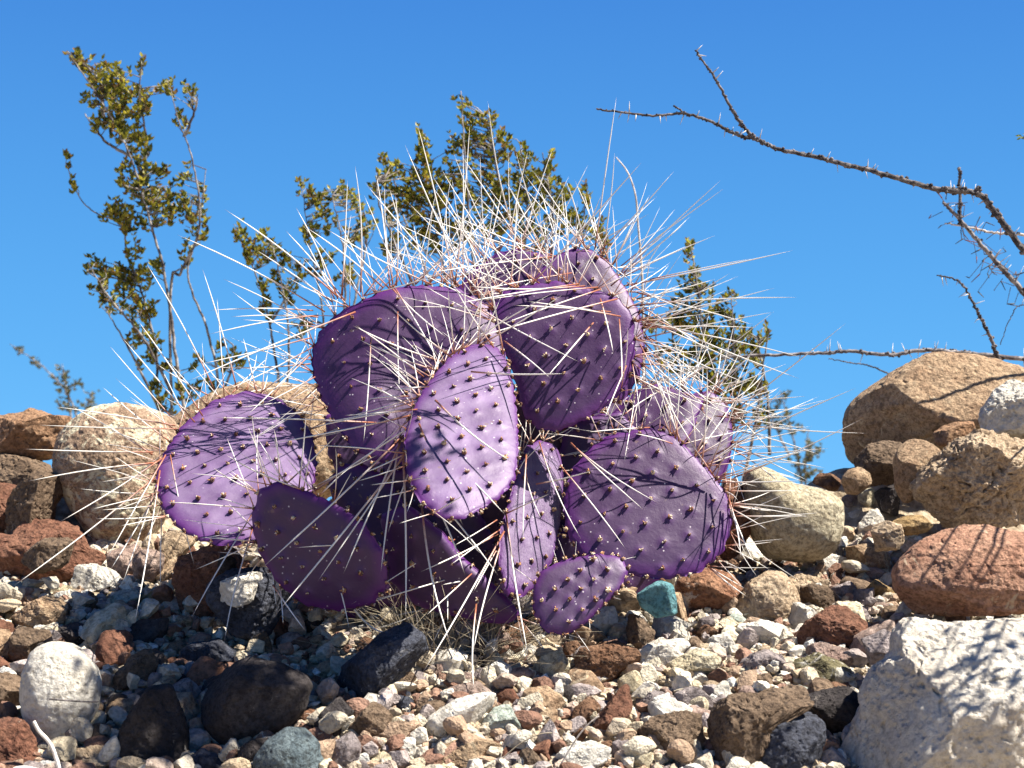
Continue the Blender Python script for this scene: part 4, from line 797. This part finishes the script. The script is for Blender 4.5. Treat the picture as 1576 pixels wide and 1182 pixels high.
S([(730,880,560,930,2.3,2.2),(700,830,540,930,2.32,2.2),(740,890,680,900,2.3,2.24),(690,880,690,960,2.3,2.24)], p11)

def spine_meshes():
    out = []
    for ratio in (.0050, .0065, .0085, .011, .015):
        for bend in (-.035, -.012, .012, .035):
            mb = MB(); n = 8; pts = [Vector((bend*math.sin(math.pi*i/n*.8), bend*.5*math.sin(math.pi*i/n), i/n)) for i in range(n+1)]
            sides = 5; V = []; F = []; T = []
            for i, p in enumerate(pts):
                f = i/n; r = ratio*(1.0 if f < .02 else (1-.35*f) if f < .8 else .72*(1-f)/.2+.02)
                if f == 1: r = ratio*.06
                for k in range(sides):
                    a = 2*math.pi*k/sides; V.append((p.x+r*math.cos(a), p.y+r*math.sin(a), p.z)); T.append(f)
            for i in range(n):
                for k in range(sides):
                    k2 = (k+1) % sides; F.append((i*sides+k, i*sides+k2, (i+1)*sides+k2, (i+1)*sides+k))
            F.append(tuple(range(sides))[::-1]); F.append(tuple(n*sides+k for k in range(sides)))
            out.append((ratio, bend, V, F, T, mesh_np('spine', V, F, True, {'t': T})))
            out[-1][5].materials.append(M['spine'])
    return out
SM = spine_meshes()
def build_spines():
    rng = random.Random(3)
    drawn = [s for s in SP if s[5]]; rest = [s for s in SP if not s[5]]
    rest.sort(key=lambda s: -(s[1]-s[0]).length)
    nd = 288
    indiv = drawn[:nd]+rest[:max(0, nd-len(drawn))]; joint = rest[max(0, nd-len(drawn)):]+drawn[nd:]
    def pick(s):
        L = (s[1]-s[0]).length; q = s[2]/L
        c = sorted(SM, key=lambda m: abs(math.log(m[0]/q)))[:4]
        return rng.choice(c), L
    for s in indiv:
        m, L = pick(s); pd = PADS[s[4]][0]
        o = link('spine', m[5], None, pd, s[0])
        o.rotation_mode = 'QUATERNION'; o.rotation_quaternion = (s[1]-s[0]).to_track_quat('Z', 'Y'); o.scale = (L, L, L)
    V = []; F = []; T = []; n = 0
    for s in joint:
        m, L = pick(s); q = (s[1]-s[0]).to_track_quat('Z', 'Y').to_matrix()
        b = np.array(m[2])*L@np.array(q).T+np.array(s[0]-base)
        V.append(b); F += [tuple(i+n for i in f) for f in m[3]]; n += len(b); T += m[4]
    print('spines', len(indiv), len(joint))
    tag(link('spines', mesh_np('spines', np.concatenate(V), F, True, {'t': T}), M['spine'], cactus, base), kind='stuff')
build_spines()

# ------------------------------------------------------------ dry grass, roots
def dry_grass():
    mb = MB(); rng = random.Random(8)
    for i in range(420):
        x0, y0 = rng.uniform(590, 800), rng.uniform(965, 1040); d = ground_depth(x0, y0) or 2.5; p = P(x0, y0, d)
        a = Vector((rng.uniform(-1, 1), rng.uniform(-.8, .3), rng.uniform(.0, .8))).normalized()*rng.uniform(.05, .14)
        mb.tube([p, p+a*.5+Vector((0, 0, .008)), p+a+Vector((0, 0, -.006))], .0005, .0002, 4)
    tag(mb.build('dry_grass', M['straw']), 'dry straw-coloured grass in the shade under the cactus', 'grass', kind='stuff')
dry_grass()
def twig(name, pts, d, r0, r1, mat, label, cat='twig'):
    P3 = [P(x, y, d if not isinstance(d, (list, tuple)) else d[i]) for i, (x, y) in enumerate(pts)]
    mb = MB(); mb.tube(catmull(P3, 24), r0, r1, 6); o = mb.build(name, M[mat], None, P3[0])
    tag(o, label, cat); return o
twig('root', [(20,1185),(40,1182),(88,1190),(84,1160),(74,1140),(60,1125),(52,1110)], 1.93, .0030, .0022, 'root', 'thin white root curving in front of the round whitish boulder', 'root')
twig('twig', [(76,1076),(100,1078),(130,1080),(152,1080)], 1.97, .0012, .0008, 'bark', 'short dark twig lying across the round whitish boulder')
twig('twig', [(860,1182),(885,1140),(905,1115),(922,1102)], 1.95, .0010, .0008, 'palebark', 'straight pale twig resting by the long red brown rock')
twig('twig', [(770,1170),(800,1145),(830,1130),(850,1128)], 2.0, .0008, .0006, 'straw', 'fine dry stalk lying right of the mint speckled stone')
twig('twig', [(545,938),(560,955),(580,970),(602,976)], 2.25, .0015, .0011, 'root', 'curved pale stalk on the ground under the dark lower pads')

# ------------------------------------------------------------ creosote bushes
GREENS = [(.10, .12, .02), (.18, .19, .025), (.28, .27, .03), (.42, .38, .05), (.19, .12, .035), (.24, .24, .03), (.05, .065, .018)]
def bush(d, stems, clumps, label, gname, px=1.0, leafpx=9, dens=.9, seed=1, r0=.006, name='creosote_bush', greens=GREENS):
    rng = random.Random(seed); sca = d/2500
    b0 = P(stems[0][0][0], stems[0][0][1], d); b0.z = ground_z(b0.x, b0.y)
    root = empty(name, b0); tag(root, label, 'bush', gname)
    allp = []
    for k, st in enumerate(stems):
        mb = MB(); ph = rng.uniform(-.12, .12)
        pts = [P(x, y, d+ph*min(1, i/3)) for i, (x, y) in enumerate(st)]
        if k == 0 or len(st) > 5: 
            g = pts[0].copy(); g.z = ground_z(g.x, g.y)-.02; g.x = b0.x*.6+g.x*.4; pts = [g]+pts
        c = catmull(pts, 8*len(pts))
        c = [p+Vector((rng.uniform(-1, 1), 0, rng.uniform(-1, 1)))*sca*.9 for p in c]
        mb.tube(c, r0*(1 if k == 0 else .75), r0*.18, 6); mb.build('stem', M['stem'], root)
        allp += [(p, i/len(c)) for i, p in enumerate(c)]
    lf = MB(); tw = MB()
    for (x, y, rx, ry) in clumps:
        n = max(3, int(rx*ry/26*dens))
        for _ in range(n):
            a = rng.uniform(0, 6.28); q = math.sqrt(rng.random())
            tx, ty = x+rx*q*math.cos(a), y+ry*q*math.sin(a)
            t = P(tx, ty, d+rng.uniform(-1, 1)*max(rx, ry)*sca*.9)
            near = min(allp, key=lambda z: (z[0]-t).length_squared + (0.03 if z[0].z > t.z-.012 else 0))
            s0 = near[0]; m = s0.lerp(t, .5)+Vector((rng.uniform(-1, 1), rng.uniform(-1, 1), 0))*sca*6
            if (t-s0).length < .35: tw.tube([s0, m, t], .0014*px, .0006*px, 4)
            dr = (t-s0).normalized() if (t-s0).length > 1e-4 else Vector((0, 0, 1))
            dr = (dr+Vector((rng.uniform(-.3, .3), rng.uniform(-.3, .3), .7))).normalized()
            for j in range(rng.randint(3, 6)):
                bp = t+dr*sca*rng.uniform(-14, 6)+Vector((rng.uniform(-1, 1), rng.uniform(-1, 1), rng.uniform(-1, 1)))*sca*3
                for sgn in (1, -1):
                    dv = (dr*.8+Vector((sgn*rng.uniform(.2, 1), rng.uniform(-.9, .9), rng.uniform(-.2, .9)))).normalized()
                    L = leafpx*sca*rng.uniform(.65, 1.25); lf.leaf(bp, dv, Vector((rng.uniform(-1, 1), -1, rng.uniform(-1, 1))), L, L*.55, rng.choice(greens))
    tag(tw.build('twigs', M['stem'], root), kind='stuff'); tag(lf.build('leaves', M['leaf'], root, smooth=False), kind='stuff')
    return root
G = 'creosote bushes behind the rocks'
bush(3.9, [
 [(300,700),(288,650),(272,560),(262,480),(248,400),(225,320),(200,240),(165,170),(125,110),(103,80)],
 [(285,690),(245,620),(240,540),(218,450),(195,390),(188,345),(150,330),(120,300),(102,252)],
 [(262,480),(278,420),(302,370),(307,310),(292,230),(276,190),(260,130)],[(284,210),(300,170),(304,145)],
 [(200,240),(165,220),(140,190),(130,175)],[(215,290),(225,220),(215,150),(218,98)],
 [(262,600),(220,520),(170,460),(135,405)],[(250,640),(200,540),(165,480)],
 [(335,640),(322,520),(296,450),(290,410),(306,350),(317,260)],[(300,700),(345,600),(360,540),(345,520)],[(160,180),(150,120),(105,80)],[(185,215),(190,150),(165,100)]],
 [(110,85,16,12),(135,100,25,20),(160,120,30,25),(190,130,25,22),(150,150,25,20),(205,155,30,28),(175,180,22,22),(195,200,28,28),(218,230,22,25),(205,270,25,25),(225,290,20,28),(190,320,24,20),(205,345,18,20),(150,195,12,16),
  (268,140,20,18),(298,142,10,16),(280,180,12,15),(285,262,10,14),(240,300,25,22),(250,330,28,22),(295,325,20,28),(275,300,14,20),(170,330,16,12),(150,410,22,16),(175,430,26,22),(210,430,24,24),(230,410,18,16),(150,445,14,16),(190,465,28,20),(215,495,18,24),(165,460,14,16),(225,560,12,14),(240,590,12,12),(285,600,20,12),(235,530,14,16),(205,520,14,14),(262,560,10,14),(255,625,16,12),(300,560,10,14),(330,590,12,14),(232,470,12,16),(205,390,14,12),(285,390,12,18),(310,360,10,18),(240,260,16,18),(150,120,18,14),(225,160,12,16),(345,545,16,20),(372,555,10,10),(103,250,7,10),(112,280,5,8),(215,100,10,10),(310,300,10,12)],
 'tall creosote bush at left with bare lower stems against the sky', G, seed=41, r0=.0060, leafpx=9.5, dens=.8)
bush(3.9, [
 [(430,640),(425,560),(415,500),(400,440),(380,390),(360,345)],
 [(440,640),(445,540),(440,470),(425,400),(415,370)],[(500,620),(500,520),(490,440),(475,370),(465,285)],
 [(520,600),(530,480),(530,400),(520,340),(510,300)],[(530,600),(545,470),(560,400),(565,350),(550,300)],[(415,500),(450,440),(470,400)]],
 [(463,288,9,13),(480,300,12,12),(500,310,20,16),(520,295,18,14),(545,310,20,16),(565,340,14,20),(500,345,22,16),(545,360,18,18),(475,360,14,16),(368,352,14,12),(390,368,18,14),(405,390,20,18),(378,385,14,16),(425,375,12,14),(440,400,14,16),(410,430,16,14),(445,450,16,18),(470,420,14,16),(500,400,16,18),(530,420,16,20),(460,500,14,20),(410,470,10,16)],
 'olive creosote bush between the tall left bush and the cactus', G, seed=42, r0=.005)
bush(3.7, [
 [(740,620),(735,520),(730,420),(722,330),(715,240),(710,140)],
 [(700,620),(680,500),(650,400),(620,330),(600,250),(590,235)],
 [(720,600),(690,450),(670,350),(655,270),(655,205)],
 [(760,600),(765,450),(770,350),(765,260),(750,180)],
 [(780,600),(800,450),(810,350),(810,280),(800,220)],[(800,600),(840,450),(850,350),(845,290),(835,235)],[(820,600),(870,450),(890,370),(905,300)],
 [(690,600),(640,450),(610,380),(585,320),(580,280)],[(900,600),(930,450),(935,370),(925,345)]],
 [(710,150,8,18),(715,185,12,14),(730,205,22,18),(752,182,20,12),(700,225,18,18),(655,215,13,20),(650,245,16,16),(620,265,26,20),(592,262,18,22),(590,295,20,20),(660,275,24,22),(635,300,28,22),(690,265,22,22),(735,240,24,22),(765,225,20,22),(795,240,22,22),(822,262,20,20),(845,245,13,15),(840,280,22,20),(780,285,28,26),(740,290,28,26),(700,305,28,24),(660,325,30,24),(620,330,28,22),(800,320,30,24),(845,325,24,22),(870,300,16,16),(905,300,12,16),(880,345,20,20),(760,340,34,24),(700,355,34,24),(650,370,30,22),(820,360,26,20),(910,355,18,18),(925,375,12,20),(600,375,20,20)],
 'dense creosote bush rising directly behind the cactus', G, seed=43, r0=.006, dens=.85)
bush(3.6, [
 [(1090,760),(1095,650),(1085,540),(1075,450),(1062,375)],
 [(1110,760),(1130,640),(1130,560),(1128,500),(1125,450)],[(1140,760),(1165,640),(1175,560),(1185,505)],[(1060,720),(1050,600),(1035,520),(1045,460)],[(1100,720),(1060,640),(1015,560),(1010,500)],[(1185,700),(1180,600),(1165,520)]],
 [(1060,385,8,16),(1068,410,13,14),(1062,440,16,14),(1085,450,16,16),(1055,470,20,16),(1110,470,12,14),(1126,458,7,10),(1100,495,24,18),(1065,500,24,18),(1035,500,18,18),(1135,505,20,16),(1125,530,28,18),(1090,535,26,20),(1160,520,16,14),(1183,510,9,10),(1150,550,22,18),(1105,570,30,20),(1065,560,24,20),(1030,545,20,20),(1140,590,24,20),(1100,610,26,18),(1165,590,16,18),(1130,640,24,20),(1085,650,22,16),(1170,640,14,16),(1005,500,14,16)],
 'dark olive creosote bush behind the right side of the cactus', G, seed=44, r0=.0055, dens=1.1)
FAR = [(.11, .11, .05), (.17, .15, .07), (.09, .10, .05)]
bush(9.0, [[(130,720),(120,650),(100,600),(60,560),(15,530)],[(130,700),(130,640),(140,605)],[(110,650),(100,585),(95,560)]],
 [(95,580,16,12),(110,600,20,14),(135,610,16,12),(60,555,14,6),(110,625,22,10),(35,540,10,5)], 'small distant shrub blurred behind the orange boulder at far left', 'distant desert shrubs', seed=45, leafpx=7, r0=.010, px=2, name='desert_shrub', greens=FAR)
bush(8.5, [[(1240,800),(1230,720),(1215,650),(1200,600)],[(1240,780),(1240,700),(1245,660)],[(1215,700),(1190,650),(1185,620)]],
 [(1205,620,16,14),(1215,650,20,18),(1240,690,20,20),(1190,650,16,16),(1250,720,18,18),(1260,690,12,14),(1225,720,18,16)], 'small distant shrub blurred between the cactus and the right boulders', 'distant desert shrubs', seed=46, leafpx=7, r0=.010, px=2, name='desert_shrub', greens=FAR, dens=.7)
# pale dead stalk behind the cactus
twig('dry_stalk', [(990,640),(990,520),(988,420),(982,345),(978,300),(966,265),(948,242)], 3.3, .0030, .0012, 'palebark', 'pale dead stalk standing behind the top right cactus pads', 'stalk')

# ------------------------------------------------------------ thorny shrub reaching in from the right
def thorny():
    rng = random.Random(12)
    b0 = P(1760, 900, 2.9); b0.z = ground_z(b0.x, b0.y)
    root = empty('thorny_shrub', b0); tag(root, 'leafless thorny shrub whose dark branches reach in from the right edge', 'shrub')
    th = MB(); bud = MB(); bv, bf = ico(1)
    def branch(pts, d, r0, r1, mat='bark', name='branch', nth=0, nbud=0, tl=.017, jit=1.0, parent=None):
        pts3 = [P(p[0], p[1], d if len(p) < 3 else p[2]) for p in pts]
        c = catmull(pts3, 9*len(pts3)); sca = d/2500
        # kink at every bud
        c = [p+Vector((rng.uniform(-1, 1), rng.uniform(-1, 1), rng.uniform(-1, 1)))*sca*jit for p in c]
        mb = MB(); mb.tube(c, r0, r1, 7); o = mb.build(name, M[mat], parent or root)
        for _ in range(nth):
            i = rng.randrange(2, len(c)-2); t = (c[i+1]-c[i-1]).normalized(); n_ = t.cross(Vector((0, 1, 0))).normalized()*rng.choice([1, -1])
            dv = (n_+t*rng.uniform(-.4, .4)+Vector((0, rng.uniform(-.6, .6), 0))).normalized()
            th.tube([c[i], c[i]+dv*tl*rng.uniform(.6, 1.3)], .0013, .0002, 4)
        for _ in range(nbud):
            i = rng.randrange(1, len(c)-1); f = i/len(c); rr = (r0*(1-f)+r1*f)
            for q in range(2):
                of = Vector((rng.uniform(-1, 1), rng.uniform(-1, 1), rng.uniform(-1, 1))).normalized()*rr*1.1
                bud.add([c[i]+of+Vector(x*rr*rng.uniform(.6, 1.0)) for x in bv], bf)
        return c, o
    d = 2.8
    trunk, tr = branch([(1760,900),(1755,780),(1735,640),(1700,560)], 2.9, .016, .010, name='trunk')
    main, mo = branch([(1700,560,2.9),(1650,470),(1576,385),(1530,325),(1505,298),(1450,292),(1400,280),(1350,265),(1300,253),(1250,240),(1200,230),(1160,213),(1135,208),(1100,190),(1055,175),(1010,178),(960,173),(918,168)], d, .0062, .0016, nth=40, nbud=110, jit=.9)
    branch([(1160,213),(1140,190),(1125,165),(1100,120),(1082,95),(1070,77)], d, .0034, .0014, name='side_branch', nth=6, nbud=34)
    branch([(1055,175),(1045,168),(1037,163)], d, .0020, .0010, name='side_branch', nbud=4)
    branch([(1505,298),(1506,288)], d, .005, .003, name='side_branch', nbud=5)
    b2, _ = branch([(1720,600),(1640,520),(1576,450),(1540,410),(1505,370),(1475,335),(1452,312)], 3.3, .0070, .003, 'midbark', nth=18, nbud=30, tl=.03)
    branch([(1478,345),(1477,300),(1477,258)], 3.3, .0035, .003, 'bark', 'side_branch', nbud=16)
    branch([(1640,375),(1576,362),(1530,358),(1490,350),(1455,343)], 3.3, .0035, .0015, 'palebark', 'side_branch', nbud=8)
    branch([(1720,640),(1620,600),(1545,560),(1525,520),(1505,480),(1478,435),(1442,424)], 3.1, .0055, .0012, nth=16, nbud=60, jit=1.2)
    branch([(1700,570),(1600,555),(1500,545),(1470,542),(1420,539),(1370,546),(1310,541),(1270,543),(1200,546),(1110,550)], 3.25, .0050, .0030, 'midbark', nth=24, nbud=30, tl=.022)
    branch([(1370,577),(1340,563),(1310,558),(1275,552)], 3.6, .002, .001, 'bark', nbud=12)
    branch([(1650,520),(1600,480),(1570,470),(1555,490),(1540,530)], 3.2, .0014, .0008, 'bark', 'side_branch', nbud=8)
    # dry leaf needles hanging round the blurred branch
    nd = MB()
    for _ in range(48):
        c = rng.choice(b2[18:]); q = c+Vector((rng.uniform(-1, 1), rng.uniform(-1, 1), rng.uniform(-1.2, .8)))*.045
        dv = Vector((rng.uniform(-1, 1), rng.uniform(-1, 1), rng.uniform(-1, .3))).normalized()*rng.uniform(.012, .03)
        nd.tube([c.lerp(q, .3), q], .0007, .0005, 4, (.5, .4, .3)); nd.tube([q, q+dv], .0012, .0006, 4, rng.choice([(.8, .3, .2), (.4, .5, .4), (.3, .3, .35)]))
    tag(nd.build('dry_leaflets', M['dryleaf'], root), kind='stuff')
    # leafy twigs outside the frame; they throw the dappled shade on the huge white boulder
    lf = MB(); tw2 = MB()
    for k, (sx, sy, sz) in enumerate([(.42, 1.93, .40), (.50, 1.90, .36), (.55, 1.97, .42), (.46, 1.88, .28), (.60, 1.9, .3), (.38, 1.9, .25)]):
        t_ = (.62+.06*k); c = Vector((sx, sy, sz))+SUN*t_
        e = Vector(trunk[-1]); mb = MB(); pp = catmull([e, e.lerp(c, .5)+Vector((0, 0, .06)), c, c+Vector((-.06, .0, .02))], 20); mb.tube(pp, .0025, .0008, 5); mb.build('branch', M['bark'], root)
        for _ in range(48):
            i = rng.randrange(9, 20); q = c+Vector((rng.gauss(0, 1), rng.gauss(0, 1), rng.gauss(0, 1)))*.035
            lf.leaf(q, Vector((rng.uniform(-1, 1), rng.uniform(-1, 1), rng.uniform(-1, 1))), Vector((rng.uniform(-.5, .5), rng.uniform(-.5, .5), 1)), .022, .010, rng.choice(GREENS))
    # leafy top, inferred and unseen, added above the frame to shade lower left
    spots = [(175,1070),(230,1090),(200,1140),(260,1170),(300,1120),(340,1165),(260,1075),(160,1180),(150,1130),(320,1085),(230,1050)]
    for k, (qx, qy) in enumerate(spots):
        g = P(qx, qy, ground_depth(qx, min(qy, 1180)) or 2.1); c = g+SUN*(1.5+.03*(k % 5))
        e = Vector(trunk[-1]); mb = MB(); pp = catmull([e, Vector((1.35, 1.7, 1.15)), Vector((.80, 1.58, 1.72)), c+Vector((.05, -.12, .05)), c, c+Vector((-.05, .04, -.01))], 30); mb.tube(pp, .0025, .0008, 5); mb.build('branch', M['bark'], root)
        for _ in range(125):
            i = rng.randrange(24, 30); qv = c+Vector((rng.gauss(0, 1), rng.gauss(0, 1), rng.gauss(0, 1)))*.033
            lf.leaf(qv, Vector((rng.uniform(-1, 1), rng.uniform(-1, 1), rng.uniform(-.4, .4))), Vector((rng.uniform(-.5, .5), rng.uniform(-.5, .5), 1)), .026, .013, rng.choice(GREENS))
            if _ % 5 == 0: tw2.tube([pp[i], pp[i].lerp(qv, .6)+Vector((0, 0, .005)), qv], .0012, .0006, 4)
    tag(tw2.build('twigs', M['bark'], root), kind='stuff')
    q = P(1569, 212, 2.8)
    tq = catmull([P(1750, 420, 2.9), P(1660, 260, 2.8), P(1600, 220, 2.8), P(1572, 213, 2.8)], 16); mb = MB(); mb.tube(tq, .004, .0008, 5); mb.build('branch', M['bark'], root)
    for _ in range(16): lf.leaf(q+Vector((rng.uniform(-.003, .03), rng.uniform(-1, 1)*.01, rng.uniform(-1, 1)*.005)), Vector((-1, rng.uniform(-1, 1), rng.uniform(-.8, .8))), Vector((0, -1, .4)), .010, .005, (.16, .2, .05))
    tag(lf.build('leaves', M['leaf'], root, smooth=False), kind='stuff')
    tag(th.build('thorns', M['thorn'], root), kind='stuff'); tag(bud.build('buds', M['bark'], root), kind='stuff')
M['midbark'] = simple_mat('grey brown bark', [(.4, (.07, .055, .055)), (.66, (.30, .27, .26))], 60, .8, .4)
M['dryleaf'] = simple_mat('dry leaflets', [(.35, (.10, .07, .06)), (.65, (.30, .22, .20))], 60, .8, .1, attr=True)
thorny()
